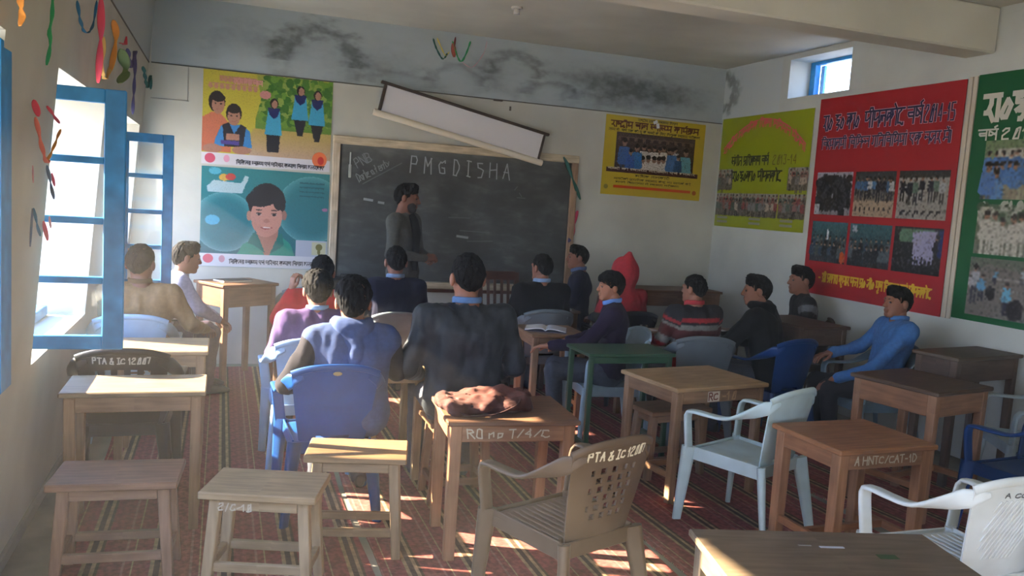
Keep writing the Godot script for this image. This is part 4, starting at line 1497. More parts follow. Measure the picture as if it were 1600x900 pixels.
	for q in [[0.072, 0.765, 0.165, Color(0.62, 0.60, 0.60)], [0.10, 0.80, 0.12, Color(0.34, 0.54, 0.66)], [0.145, 0.775, 0.07, Color(0.36, 0.54, 0.62)], [0.19, 0.825, 0.135, Color(0.38, 0.62, 0.72)], [0.24, 0.76, 0.08, Color(0.6, 0.62, 0.62)], [0.27, 0.77, 0.08, Color(0.3, 0.44, 0.5)]]:
		p.figure(q[0], q[1], q[2], q[3], Color(0.18, 0.18, 0.22))
	p.ell(0.135, 0.875, 0.022, 0.028, Color(0.12, 0.11, 0.11))
	p.ell(0.225, 0.93, 0.035, 0.04, Color(0.16, 0.14, 0.14))
	p.soften(0.055, 0.27, 0.40, 0.235, 6)
	p.soften(0.055, 0.525, 0.40, 0.20, 6)
	p.soften(0.05, 0.74, 0.42, 0.235, 6)
	root = poster("green_banner", "green school banner with white heading at the right edge", "banner", Vector3(X, 1.84, -4.512 + w * 0.5), w, h, -90.0, gr)
	sheet(root, "print", -w * 0.5, -h * 0.5, w, h, print_mat(p))
	var white_ink := mat(Color(0.74, 0.72, 0.66), 0.6)
	words(root, "रा०इ०का० पीपलकोट", -1.03, 0.53, 1.45, 0.17, 0.036, white_ink)
	words(root, "वर्ष 2013-14", -1.05, 0.40, 0.66, 0.07, 0.012, white_ink)

# ---------------------------------------------------------------- decorations
func streamer(pts: Array, width: float, m: Material, label: String, group: String, wall_n: Vector3, links := 6) -> void:
	# a paper ribbon twisted along the points: it narrows and widens like a folded chain
	var c := Curve3D.new()
	for p in pts:
		c.add_point(p)
	var L := c.get_baked_length()
	var n := maxi(8, int(L / 0.02))
	var b := MB.new()
	var path := []
	var ws := []
	var ts := []
	for i in n + 1:
		var s := L * i / n
		path.append(c.sample_baked(s, true))
		var k := absf(sin(PI * links * float(i) / n))
		ws.append(width * (0.62 if absf(wall_n.x) > 0.5 else 1.0) * (0.35 + 0.65 * k))
		ts.append(0.004)
	var d: Vector3 = (pts[-1] - pts[0]).normalized()
	var side := Vector3(0.8, 0.0, 0.6) if absf(wall_n.x) > 0.5 else wall_n.cross(d).normalized()
	b.sweep(path, ws, ts, side, 8, 0.8)
	solo("paper_streamer", label, "streamer", b.done(), m, group)

func paper(c: Color) -> StandardMaterial3D:
	var m := mat(c, 0.85)
	m.backlight_enabled = true
	m.backlight = Color(0.2, 0.2, 0.2)
	return m

func build_decorations() -> void:
	var V := func(x: float, y: float, z: float) -> Vector3: return Vector3(x, y, z)
	var R := Vector3(1, 0, 0)
	var grp := "paper streamers on the window wall"
	var pink := paper(Color(0.86, 0.28, 0.34))
	var orange := paper(Color(0.88, 0.58, 0.24))
	var green := paper(Color(0.16, 0.58, 0.34))
	var purple := paper(Color(0.30, 0.27, 0.42))
	var teal := paper(Color(0.14, 0.40, 0.52))
	var dgreen := paper(Color(0.14, 0.36, 0.32))
	var slate := paper(Color(0.30, 0.36, 0.44))
	var w := 0.03
	var defs := [
		[[Vector3(-0.632, 2.16, -2.99), Vector3(-0.637, 2.117, -2.985), Vector3(-0.640, 2.083, -3.03), Vector3(-0.642, 2.048, -3.01)], 0.05, orange, "short orange paper streamer above the blue jamb", 2],
		[[Vector3(-0.622, 2.30, -3.45), Vector3(-0.632, 2.177, -3.50), Vector3(-0.638, 2.11, -3.485), Vector3(-0.641, 2.07, -3.52), Vector3(-0.647, 1.99, -3.49)], 0.035, green, "green paper chain hanging straight down the window wall", 4],
		[[Vector3(-0.621, 2.322, -3.986), Vector3(-0.626, 2.264, -4.1), Vector3(-0.628, 2.238, -4.267), Vector3(-0.623, 2.296, -4.435), Vector3(-0.613, 2.426, -4.49)], 0.03, teal, "teal paper garland looped above the near shutter", 6],
		[[Vector3(-0.612, 2.44, -4.49), Vector3(-0.626, 2.263, -4.597), Vector3(-0.634, 2.159, -4.623), Vector3(-0.642, 2.058, -4.646)], 0.075, pink, "long red paper streamer hanging to the near shutter top", 2],
		[[Vector3(-0.622, 2.30, -4.75), Vector3(-0.628, 2.231, -4.793), Vector3(-0.636, 2.136, -4.812), Vector3(-0.637, 2.118, -4.989), Vector3(-0.630, 2.21, -5.124)], 0.05, paper(Color(0.84, 0.66, 0.34)), "yellow paper streamer looped behind the red one", 4],
		[[Vector3(-0.613, 2.432, -5.012), Vector3(-0.619, 2.353, -5.15), Vector3(-0.633, 2.17, -5.077)], 0.07, orange, "broad orange paper streamer above the first shutter", 2],
		[[Vector3(-0.621, 2.325, -5.311), Vector3(-0.628, 2.228, -5.537), Vector3(-0.635, 2.141, -5.368)], 0.12, paper(Color(0.44, 0.52, 0.32)), "olive green paper streamer between both shutters", 2],
		[[Vector3(-0.617, 2.375, -5.418), Vector3(-0.615, 2.403, -5.646), Vector3(-0.611, 2.453, -5.67)], 0.05, pink, "small curled pink paper streamer high beside the purple one", 2],
		[[Vector3(-0.615, 2.398, -5.786), Vector3(-0.622, 2.318, -6.076), Vector3(-0.612, 2.445, -6.233), Vector3(-0.624, 2.287, -6.342), Vector3(-0.643, 2.043, -6.449)], 0.05, purple, "purple paper chain hanging above the far window", 7],
		[[Vector3(-0.613, 2.426, -6.835), Vector3(-0.621, 2.32, -7.3), Vector3(-0.611, 2.44, -7.5), Vector3(-0.620, 2.342, -7.62)], 0.05, dgreen, "dark green paper garland in the corner by the far window", 6],
		[[Vector3(-0.658, 1.846, -3.313), Vector3(-0.662, 1.797, -3.384)], 0.05, pink, "pink paper tag at the top of the pier between windows", 1],
		[[Vector3(-0.662, 1.792, -3.386), Vector3(-0.668, 1.70, -3.52), Vector3(-0.674, 1.64, -3.649), Vector3(-0.673, 1.647, -3.70)], 0.035, paper(Color(0.88, 0.46, 0.36)), "salmon paper streamer slanting down the pier", 3],
		[[Vector3(-0.658, 1.848, -3.58), Vector3(-0.661, 1.802, -3.84)], 0.03, pink, "pink paper streamer slanting towards the window edge", 2],
		[[Vector3(-0.664, 1.78, -3.89), Vector3(-0.670, 1.686, -3.75), Vector3(-0.673, 1.646, -3.67)], 0.03, orange, "thin orange paper streamer meeting the salmon one", 3],
		[[Vector3(-0.675, 1.626, -3.679), Vector3(-0.681, 1.546, -3.80), Vector3(-0.685, 1.492, -3.88)], 0.03, slate, "slate grey paper streamer under the salmon one", 2],
		[[Vector3(-0.677, 1.598, -3.80), Vector3(-0.681, 1.546, -3.88)], 0.025, pink, "tiny pink paper tag beside the slate streamer", 1],
		[[Vector3(-0.675, 1.621, -3.456), Vector3(-0.680, 1.558, -3.493)], 0.012, paper(Color(0.72, 0.50, 0.50)), "faint thin rose paper strip on the pier", 1],
		[[Vector3(-0.687, 1.463, -3.5), Vector3(-0.699, 1.318, -3.527)], 0.02, slate, "dark vertical paper strip low on the pier", 1],
		[[Vector3(-0.687, 1.463, -3.511), Vector3(-0.692, 1.40, -3.60), Vector3(-0.696, 1.35, -3.681)], 0.025, teal, "teal paper strip slanting low on the pier", 2],
		[[Vector3(-0.692, 1.407, -3.704), Vector3(-0.698, 1.324, -3.814)], 0.035, pink, "pink paper tag low on the pier", 1],
		[[Vector3(-0.690, 1.42, -3.84), Vector3(-0.695, 1.37, -3.90)], 0.02, paper(Color(0.86, 0.62, 0.62)), "pale pink paper scrap at the window edge", 1]]
	for d in defs:
		var pts := []
		for p in d[0]:
			pts.append(p + Vector3(0.014 + d[1] * 0.4, 0, 0))
		streamer(pts, d[1], d[2], d[3], grp, R, d[4])
	var Z := Vector3(0, 0, 1)
	grp = "paper streamers on the blackboard wall"
	var z := BACK + 0.02
	var backs := [
		[[Vector2(1.80, 3.06), Vector2(1.834, 2.977), Vector2(1.901, 2.886), Vector2(1.941, 2.943)], 0.02, dgreen, "green strand of the garland above the hanging screen", 5],
		[[Vector2(1.836, 3.07), Vector2(1.869, 3.01), Vector2(1.925, 2.92), Vector2(1.96, 2.96)], 0.015, paper(Color(0.80, 0.72, 0.30)), "yellow strand of the garland above the hanging screen", 3],
		[[Vector2(1.984, 3.06), Vector2(2.019, 2.97), Vector2(2.074, 2.883), Vector2(2.12, 2.953), Vector2(2.16, 3.08)], 0.02, green, "bright green garland loop above the hanging screen", 6],
		[[Vector2(2.012, 3.10), Vector2(2.008, 3.057), Vector2(2.0, 3.0)], 0.02, paper(Color(0.45, 0.16, 0.16)), "dark red strand hanging from the ceiling edge", 1],
		[[Vector2(1.99, 3.04), Vector2(2.0, 2.98), Vector2(2.01, 2.915)], 0.05, paper(Color(0.62, 0.30, 0.24)), "thick brick red paper tassel amid the green garland", 1],
		[[Vector2(2.087, 2.879), Vector2(2.19, 2.843), Vector2(2.289, 2.973), Vector2(2.321, 3.10)], 0.008, paper(Color(0.80, 0.62, 0.62)), "thin pink garland thread right of the green loop", 4],
		[[Vector2(0.968, 1.446), Vector2(0.954, 1.212), Vector2(0.989, 1.067)], 0.03, purple, "purple and pink paper strip left of the blackboard", 3],
		[[Vector2(3.17, 2.08), Vector2(3.222, 2.0), Vector2(3.285, 1.87), Vector2(3.40, 1.673)], 0.04, dgreen, "green paper streamer at the top right of the blackboard", 2],
		[[Vector2(3.38, 1.56), Vector2(3.357, 1.49), Vector2(3.335, 1.29), Vector2(3.32, 1.12)], 0.05, paper(Color(0.80, 0.24, 0.36)), "pink paper streamer beside the blackboard's right post", 3],
		[[Vector2(3.33, 1.30), Vector2(3.285, 1.242)], 0.04, purple, "small purple paper bow on the blackboard's right post", 1]]
	for d in backs:
		var pts := []
		for p in d[0]:
			pts.append(Vector3(p.x, p.y, z + (0.035 if p.x > 3.15 and p.x < 3.3 else 0.0)))
		streamer(pts, d[1], d[2], d[3], grp, Z, d[4])

# ---------------------------------------------------------------- wooden furniture
# w wide, d deep, h high; legs at the corners, aprons under the top; splay leans the legs outwards
func make_table(root: Node3D, w: float, d: float, h: float, tone: Color, o := {}) -> void:
	var th: float = o.get("top", 0.024)
	var leg: float = o.get("leg", 0.048)
	var ap: float = o.get("apron", 0.07)
	var over: float = o.get("over", 0.018)
	var splay: float = o.get("splay", 0.0)
	var light := tone.lightened(0.08)
	var b := MB.new()
	b.rbox(Vector3(0, h - th * 0.5, 0), Vector3(w, th, d), 0.005)
	part(root, "tabletop" if not o.has("seat") else "seat", b.done(), wood(o.get("top_tone", tone), 0, 0.5))
	var ix := w * 0.5 - over - leg * 0.5
	var iz := d * 0.5 - over - leg * 0.5
	for sx in [-1, 1]:
		for sz in [-1, 1]:
			b = MB.new()
			var t := Vector3(sx * ix, h - th, sz * iz)
			b.bar(Vector3(t.x + sx * splay, 0.0, t.z + sz * splay * 0.7), t, leg, leg, 0.004, Vector3(0, 0, 1), 0.88)
			part(root, "leg", b.done(), wood(light, 1, 0.55))
	var ay := h - th - ap * 0.5
	for sz in [-1, 1]:
		part(root, "apron", box(Vector3(2 * ix - leg * 0.9, ap, 0.022), 0.003, Vector3(0, ay, sz * (iz + leg * 0.5 - 0.013))), wood(light, 0, 0.55))
	for sx in [-1, 1]:
		part(root, "apron", box(Vector3(0.022, ap, 2 * iz - leg * 0.9), 0.003, Vector3(sx * (ix + leg * 0.5 - 0.013), ay, 0)), wood(tone, 0, 0.55))
	var low: float = o.get("low", 0.0)
	if low > 0.0:
		var e := splay * (1.0 - low / h)
		for sx in [-1, 1]:
			b = MB.new()
			b.bar(Vector3(sx * (ix + e), low, -iz - e * 0.7), Vector3(sx * (ix + e), low, iz + e * 0.7), 0.024, 0.036, 0.003, Vector3(0, 1, 0))
			part(root, "stretcher", b.done(), wood(tone, 0, 0.55))
		if o.has("ring"):
			for sz in [-1, 1]:
				b = MB.new()
				b.bar(Vector3(-ix - e, low, sz * (iz + e * 0.7)), Vector3(ix + e, low, sz * (iz + e * 0.7)), 0.036, 0.024, 0.003, Vector3(0, 0, 1))
				part(root, "stretcher", b.done(), wood(light, 0, 0.55))
		else:
			b = MB.new()
			b.bar(Vector3(-ix - e, low, 0), Vector3(ix + e, low, 0), 0.034, 0.024, 0.003, Vector3(0, 0, 1))
			part(root, "stretcher", b.done(), wood(tone, 0, 0.55))
	if o.has("shelf"):
		part(root, "book_shelf", box(Vector3(2 * ix - 0.01, 0.014, 2 * iz), 0.002, Vector3(0, h - th - ap - 0.06, 0)), wood(tone, 0, 0.6))
		for sx in [-1, 1]:
			part(root, "side_panel", box(Vector3(0.014, 0.16, 2 * iz), 0.002, Vector3(sx * ix, h - th - 0.1, 0)), wood(tone, 0, 0.6))
		part(root, "back_panel", box(Vector3(2 * ix, 0.16, 0.014), 0.002, Vector3(0, h - th - 0.1, -iz)), wood(tone, 0, 0.6))

func desk(at: Vector3, turn: float, w: float, d: float, h: float, tone: Color, label: String, o := {}) -> Node3D:
	var root := thing("wooden_desk", label, "desk", at, turn, "wooden pupils' desks")
	make_table(root, w, d, h, tone, o)
	return root

func stool(at: Vector3, turn: float, w: float, d: float, h: float, tone: Color, label: String) -> Node3D:
	var root := thing("wooden_stool", label, "stool", at, turn, "wooden stools")
	make_table(root, w, d, h, tone, {"seat": true, "top": 0.03, "leg": 0.045, "apron": 0.05, "over": 0.035, "splay": 0.03, "low": 0.12, "ring": true, "top_tone": tone})
	return root

# ---------------------------------------------------------------- moulded plastic armchair facing -z
func make_chair(root: Node3D, m: Material, style := "plain", k := 0.93) -> void:
	var sh := 0.43 * k
	# seat: dished, its front edge rolled down
	var b := MB.new()
	b.shell(func(u: float, v: float) -> Vector3:
		var x := (u * 2.0 - 1.0) * lerpf(0.225, 0.195, v)
		var z := lerpf(-0.235, 0.20, v)
		var dip := -0.014 * (1.0 - pow(u * 2.0 - 1.0, 2.0)) * sin(PI * clampf(v, 0.05, 1.0))
		var roll := -0.035 * pow(clampf(1.0 - v * 7.0, 0.0, 1.0), 2.0) - 0.02 * pow(absf(u * 2.0 - 1.0), 8.0)
		return Vector3(x, 0.43 + dip + roll - 0.012 * v, z) * k, 16, 16, 0.008)
	part(root, "seat", b.done(), m)
	if style == "lattice" or style == "slats":
		b = MB.new()
		for i in 11:
			var x := (-0.17 + 0.034 * i) * k
			b.rbox(Vector3(x, sh - 0.005 * k, -0.01), Vector3(0.016, 0.007, 0.33 * k), 0.002)
		part(root, "seat_ribs", b.done(), m)
	# skirt under the seat
	b = MB.new()
	for s in [-1, 1]:
		b.bar(Vector3(s * 0.218, 0.40, -0.215) * k, Vector3(s * 0.198, 0.395, 0.19) * k, 0.068, 0.010, 0.003, Vector3(1, 0, 0))
	b.bar(Vector3(-0.215, 0.392, -0.232) * k, Vector3(0.215, 0.392, -0.232) * k, 0.066, 0.010, 0.003, Vector3(0, 0, 1))
	b.bar(Vector3(-0.195, 0.395, 0.20) * k, Vector3(0.195, 0.395, 0.20) * k, 0.062, 0.010, 0.003, Vector3(0, 0, 1))
	part(root, "apron", b.done(), m)
	# backrest: curved panel rising out of the seat, flaring into the arms
	var back := func(u: float, v: float) -> Vector3:
		var s := u * 2.0 - 1.0
		var half := lerpf(0.165, 0.222, pow(v, 0.8))
		var top := 0.84 - 0.045 * pow(absf(s), 2.6)
		var y := lerpf(0.415, top, v)
		var z := 0.195 + 0.10 * v - 0.055 * s * s * (0.4 + 0.6 * v)
		return Vector3(s * half, y, z) * k
	b = MB.new()
	if style == "lattice":
		b.shell(back, 30, 32, 0.009, func(i: int, j: int) -> bool:
			if j < 6 or j > 24 or i < 6 or i > 23:
				return false
			return (j - 6) % 3 != 0 and (i - 6) % 4 != (j / 3) % 2 and (i - 6) % 4 != (j / 3) % 2 + 1 and (i - 6) % 4 < 4)
	elif style == "slats":
		b.shell(back, 20, 20, 0.009)
	elif style == "slots":
		b.shell(back, 27, 20, 0.009, func(i: int, j: int) -> bool: return j > 3 and j < 15 and i > 4 and i < 22 and i % 4 < 2)
	else:
		b.shell(back, 20, 20, 0.009, func(i: int, j: int) -> bool: return j == 1 and i > 4 and i < 15)
	part(root, "backrest", b.done(), m)
	b = MB.new()
	var rim := []
	var ws := []
	var ts := []
	for i in 17:
		rim.append((back as Callable).call(i / 16.0, 0.985))
		ws.append(0.036 * k)
		ts.append(0.018 * k)
	b.sweep(rim, ws, ts, Vector3.UP, 8, 0.8)
	part(root, "top_rail", b.done(), m)
	if style == "slats":
		# diagonal ribs proud of the rear face
		b = MB.new()
		for i in 13:
			var u0 := 0.16 + 0.05 * i
			var line := []
			var lw := []
			var lt := []
			for j in 7:
				var t := j / 6.0
				var u := u0 - 0.22 + 0.30 * t
				if u < 0.14 or u > 0.86:
					continue
				line.append((back as Callable).call(u, 0.22 + 0.58 * t) + Vector3(0, 0, 0.005))
				lw.append(0.012)
				lt.append(0.007)
			if line.size() > 1:
				b.sweep(line, lw, lt, Vector3.RIGHT, 6, 0.8)
		part(root, "back_ribs", b.done(), m)
	# arms sweep from the back down into the front legs
	for s in [-1, 1]:
		b = MB.new()
		var c := Curve3D.new()
		c.add_point(Vector3(s * 0.165, 0.775, 0.262) * k, Vector3.ZERO, Vector3(s * 0.03, -0.004, -0.012))
		c.add_point(Vector3(s * 0.214, 0.757, 0.228) * k, Vector3(-s * 0.015, 0.006, 0.015), Vector3(s * 0.022, -0.015, -0.04))
		c.add_point(Vector3(s * 0.262, 0.655, 0.02) * k, Vector3(0, 0.02, 0.09), Vector3(0, -0.01, -0.08))
		c.add_point(Vector3(s * 0.268, 0.645, -0.195) * k, Vector3(0, 0, 0.06), Vector3(0, 0, -0.02))
		c.add_point(Vector3(s * 0.262, 0.615, -0.235) * k, Vector3(0, 0.02, 0.01), Vector3(0, -0.02, 0))
		c.add_point(Vector3(s * 0.236, 0.43, -0.232) * k)
		var path := []
		var sides := []
		ws = []
		ts = []
		for i in 29:
			var t := i / 28.0
			path.append(c.sample_baked(c.get_baked_length() * t, true))
			ws.append((lerpf(0.085, 0.062, clampf(t / 0.35, 0, 1)) if t < 0.64 else 0.062) * k * clampf(0.25 + t * 7.0, 0.0, 1.0))
			ts.append(0.020 * k * clampf(0.4 + t * 8.0, 0.0, 1.0))
			var f := clampf((t - 0.05) / 0.35, 0.0, 1.0)
			sides.append(Vector3(s * f, 1.0 - f, 0.0).normalized())
		b.sweep(path, ws, ts, sides, 10, 0.6)
		part(root, "armrest", b.done(), m)
		b = MB.new()
		path = [Vector3(s * 0.232, 0.435, -0.232) * k, Vector3(s * 0.240, 0.25, -0.245) * k, Vector3(s * 0.252, 0.0, -0.262) * k]
		b.sweep(path, [0.082 * k, 0.068 * k, 0.048 * k], [0.046 * k, 0.038 * k, 0.028 * k], Vector3(0.8, 0, -s * 0.6).normalized(), 10, 0.6)
		part(root, "leg", b.done(), m)
		b = MB.new()
		path = [Vector3(s * 0.190, 0.425, 0.200) * k, Vector3(s * 0.212, 0.25, 0.235) * k, Vector3(s * 0.238, 0.0, 0.285) * k]
		b.sweep(path, [0.086 * k, 0.070 * k, 0.048 * k], [0.046 * k, 0.038 * k, 0.028 * k], Vector3(0.8, 0, s * 0.6).normalized(), 10, 0.6)
		part(root, "leg", b.done(), m)

var chair_kinds := {}

func chair(at: Vector3, turn: float, color: Color, style: String, label: String, k := 0.93) -> Node3D:
	var key := "%s %s %s" % [color, style, k]
	var root: Node3D
	if chair_kinds.has(key):
		root = chair_kinds[key].duplicate()
		root.name = numbered("plastic_chair")
		add_child(root)
		for extra in root.get_children():
			if extra.name.begins_with("painted"):
				root.remove_child(extra)
		root.position = at
		root.rotation = Vector3(0, deg_to_rad(turn), 0)
		root.set_meta("label", label)
	else:
		root = thing("plastic_chair", label, "chair", at, turn, "moulded plastic armchairs")
		make_chair(root, plastic(color), style, k)
		chair_kinds[key] = root
	return root

# writing on the rear of a chair's top rail
func chair_text(root: Node3D, text: String, m: Material, w: float, h: float, k := 0.93, y := 0.765) -> void:
	var b := MB.new()
	lettering(b, text, Vector3(-w * 0.5, y * k, 0.305 * k), Vector3.RIGHT, Vector3.UP, w, h, h * 0.2, 0.0, 0.0015)
	# wrap the letters on to the curved rear face
	for i in b.v.size():
		var p := b.v[i] / k
		var v := 0.9
		var e := p.x / 0.215
		for it in 3:
			v = (p.y - 0.415) / (0.84 - 0.045 * pow(absf(e), 2.6) - 0.415)
			e = p.x / lerpf(0.165, 0.222, pow(v, 0.8))
		b.v[i].z = (0.195 + 0.10 * v - 0.055 * e * e * (0.4 + 0.6 * v)) * k + 0.0066 + b.v[i].z - 0.305 * k
	part(root, "painted_lettering", b.done(), m)

func build_furniture() -> void:
	var pale := Color(0.66, 0.55, 0.41)
	var mid := Color(0.57, 0.44, 0.32)
	var reddish := Color(0.62, 0.43, 0.29)
	var dark := Color(0.31, 0.23, 0.17)
	var grey_wood := Color(0.56, 0.49, 0.40)
	var ink := mat(Color(0.72, 0.66, 0.55), 0.8)
	# near left
	desk(Vector3(-0.345, 0, -4.09), 0.0, 0.60, 0.36, 0.66, mid, "wooden desk beside the window wall behind the reddish stool", {"top_tone": grey_wood})
	desk(Vector3(-0.30, 0, -5.08), 0.0, 0.50, 0.44, 0.66, mid, "sunlit wooden desk behind the black chair", {"top_tone": pale})
	stool(Vector3(-0.36, 0, -3.53), -4.0, 0.47, 0.30, 0.43, Color(0.56, 0.42, 0.33), "reddish wooden stool nearest the window wall")
	var s2 := stool(Vector3(0.20, 0, -3.315), -18.0, 0.45, 0.30, 0.43, Color(0.66, 0.56, 0.42), "pale wooden stool in front, with painted marks on its apron")
	var t2 := part(s2, "painted_lettering", text_mesh("2/C-10", 0.13, 0.028, 0.005, 0.003), ink)
	t2.position = Vector3(-0.08, 0.375, 0.1425)
	stool(Vector3(0.60, 0, -3.59), -13.0, 0.44, 0.28, 0.47, Color(0.58, 0.47, 0.34), "tall wooden stool close against the back of the bright blue chair")
	# bag desk
	var d8 := desk(Vector3(1.265, 0, -3.565), -5.0, 0.61, 0.47, 0.645, reddish, "wooden desk that carries the brown bag", {"leg": 0.055, "apron": 0.075, "top_tone": Color(0.50, 0.37, 0.28)})
	var l8 := part(d8, "painted_lettering", text_mesh("RO no T/4/C", 0.38, 0.036, 0.006, 0.004), ink)
	l8.position = Vector3(-0.02, 0.585, 0.2195)
	# desk with the painted number
	var d7 := desk(Vector3(2.63, 0, -4.115), 9.0, 0.68, 0.52, 0.66, mid, "wooden desk with a number painted on its apron, behind the pale grey-blue chair", {"low": 0.16, "top_tone": Color(0.70, 0.58, 0.43)})
	part(d7, "painted_patch", box(Vector3(0.085, 0.058, 0.002), 0.0005, Vector3(-0.06, 0.60, 0.2425)), mat(Color(0.74, 0.68, 0.60), 0.8))
	var l7 := part(d7, "painted_lettering", text_mesh("RC", 0.07, 0.042, 0.008), mat(Color(0.42, 0.22, 0.16), 0.8))
	l7.position = Vector3(-0.06, 0.60, 0.2440)
	l7 = part(d7, "painted_lettering", text_mesh("-10", 0.11, 0.045, 0.008), mat(Color(0.66, 0.52, 0.36), 0.8))
	l7.position = Vector3(0.06, 0.60, 0.2430)
	var d9 := desk(Vector3(2.765, 0, -2.965), 2.0, 0.56, 0.45, 0.645, reddish, "reddish wooden desk with pale writing, right of the grey-blue chair", {"low": 0.2, "leg": 0.055})
	var l9 := part(d9, "painted_lettering", text_mesh("A HNTC/CAT-1D", 0.36, 0.035, 0.006, 0.002), ink)
	l9.position = Vector3(0.0, 0.59, 0.209)
	var d12 := desk(Vector3(1.690, 0, -1.801), -13.7, 0.76, 0.44, 0.645, grey_wood.darkened(0.15), "scuffed wooden desk nearest the camera with a sunlit corner", {"leg": 0.055, "low": 0.16})
	for q in [[Vector3(0.02, 0.6455, -0.10), Vector3(0.075, 0.0012, 0.012), Color(0.66, 0.66, 0.68)], [Vector3(-0.06, 0.6455, -0.11), Vector3(0.04, 0.0012, 0.008), Color(0.50, 0.48, 0.44)], [Vector3(0.16, 0.6455, -0.04), Vector3(0.06, 0.0012, 0.03), Color(0.20, 0.30, 0.16)]]:
		part(d12, "paint_stain", box(q[1], 0.0004, q[0]), mat(q[2], 0.7))
	desk(Vector3(3.80, 0, -3.60), 12.0, 0.54, 0.54, 0.745, reddish.darkened(0.1), "dark reddish wooden desk before the pupil in sky blue", {"apron": 0.12, "low": 0.2, "top_tone": Color(0.34, 0.26, 0.19)})
	desk(Vector3(4.58, 0, -3.99), 10.0, 0.70, 0.32, 0.83, dark, "tall dark desk against the banner wall behind the reddish one", {"apron": 0.14, "top_tone": Color(0.36, 0.30, 0.24)})
	desk(Vector3(4.20, 0, -5.20), 4.0, 0.46, 0.62, 0.84, dark, "tall dark desk in front of the pupil with a grey sleeve stripe", {"apron": 0.12})
	desk(Vector3(4.22, 0, -7.22), 0.0, 1.0, 0.44, 0.85, Color(0.42, 0.29, 0.19), "long tall desk against the blackboard wall under the yellow poster", {"apron": 0.13})
	desk(Vector3(0.13, 0, -7.12), 32.0, 0.52, 0.44, 0.81, Color(0.44, 0.29, 0.20), "tall wooden desk in the corner under the teal poster", {"apron": 0.16})
	desk(Vector3(1.03, 0, -7.16), 0.0, 0.40, 0.36, 0.76, dark, "low dark desk under the blackboard's left end", {"apron": 0.1})
	# middle of the room
	desk(Vector3(2.33, 0, -5.62), -3.0, 0.44, 0.46, 0.68, mid, "wooden desk with the large open book, behind the green table", {"low": 0.16})
	desk(Vector3(3.20, 0, -5.60), 4.0, 0.54, 0.32, 0.68, mid, "wooden desk in front of the striped sweater pupil")
	desk(Vector3(3.86, 0, -5.62), 6.0, 0.50, 0.36, 0.68, grey_wood.darkened(0.1), "small wooden desk before the leaning pupil in black")
	desk(Vector3(0.94, 0, -4.62), 0.0, 0.34, 0.44, 0.66, pale, "sunlit narrow wooden desk between the blue hood and the black jacket")
	stool(Vector3(2.62, 0, -4.34), 8.0, 0.46, 0.26, 0.43, mid, "low wooden stool tucked in behind the numbered desk")
	stool(Vector3(1.22, 0, -4.16), 0.0, 0.36, 0.30, 0.45, reddish.darkened(0.2), "dark wooden stool under the pupil in the black jacket")
	# green steel table
	var g := thing("steel_table", "green painted steel table beside the pupil in the purple pullover", "table", Vector3(2.42, 0, -4.66), 0.0)
	var gm := mat(Color(0.13, 0.26, 0.17), 0.45)
	part(g, "tabletop", box(Vector3(0.60, 0.022, 0.36), 0.004, Vector3(0, 0.709, 0)), gm)
	for sx in [-1, 1]:
		for sz in [-1, 1]:
			var b := MB.new()
			b.bar(Vector3(sx * 0.27, 0, sz * 0.15), Vector3(sx * 0.27, 0.70, sz * 0.15), 0.03, 0.03, 0.003)
			part(g, "leg", b.done(), gm)
		part(g, "rail", box(Vector3(0.025, 0.03, 0.28), 0.003, Vector3(sx * 0.27, 0.14, 0)), gm)
	for sz in [-1, 1]:
		part(g, "rail", box(Vector3(0.52, 0.04, 0.02), 0.003, Vector3(0, 0.675, sz * 0.15)), gm)
	# plastic chairs: free ones first
	var cream := mat(Color(0.86, 0.80, 0.66), 0.7)
	var c3 := chair(Vector3(1.29, 0, -2.835), 20.0, Color(0.42, 0.345, 0.27), "lattice", "brown lattice-backed plastic chair with white writing, in front of the bag desk")
	chair_text(c3, "PTA & IC 12007", cream, 0.30, 0.034)
	chair(Vector3(2.60, 0, -3.50), 22.0, Color(0.74, 0.81, 0.80), "plain", "empty pale grey-blue plastic chair before the numbered desk")
	var c5 := chair(Vector3(2.63, 0, -2.245), 0.0, Color(0.84, 0.86, 0.84), "slats", "empty white plastic chair with diagonal back ribs, nearest the camera")
	chair_text(c5, "A CC 2010", mat(Color(0.35, 0.35, 0.34), 0.7), 0.2, 0.018)
	chair(Vector3(3.985, 0, -2.99), 6.0, Color(0.03, 0.21, 0.42), "plain", "empty dark blue plastic chair at the right edge")
	chair(Vector3(4.60, 0, -3.47), 60.0, Color(0.64, 0.70, 0.72), "plain", "pale plastic chair behind the dark reddish desk near the banner wall")
	var c12 := chair(Vector3(-0.43, 0, -4.535), 0.0, Color(0.045, 0.045, 0.05), "slots", "black plastic chair with faint white writing between two desks")
	chair_text(c12, "PTA & IC 12007", mat(Color(0.50, 0.50, 0.48), 0.7), 0.26, 0.03)
	chair(Vector3(0.70, 0, -7.28), 0.0, Color(0.40, 0.48, 0.54), "plain", "grey-blue plastic chair near the teal poster's corner desk")
	# chairs that pupils sit on
	chair(Vector3(-0.50, 0, -5.62), 0.0, Color(0.55, 0.66, 0.74), "plain", "pale blue plastic chair under the pupil in the brown jacket")
	chair(Vector3(-0.42, 0, -6.60), -80.0, Color(0.25, 0.22, 0.24), "plain", "dark plastic chair under the pupil in the sunlit shirt")
	chair(Vector3(0.62, 0, -5.66), 0.0, Color(0.36, 0.27, 0.20), "plain", "brown plastic chair under the pupil in red with raised hands")
	chair(Vector3(0.50, 0, -4.84), 0.0, Color(0.50, 0.62, 0.74), "plain", "light blue plastic chair under the pupil in the violet pullover")
	var c1 := chair(Vector3(0.535, 0, -4.14), 0.0, Color(0.0, 0.25, 0.50), "plain", "bright blue plastic chair under the pupil in the blue hooded waistcoat")
	var badge := MB.new()
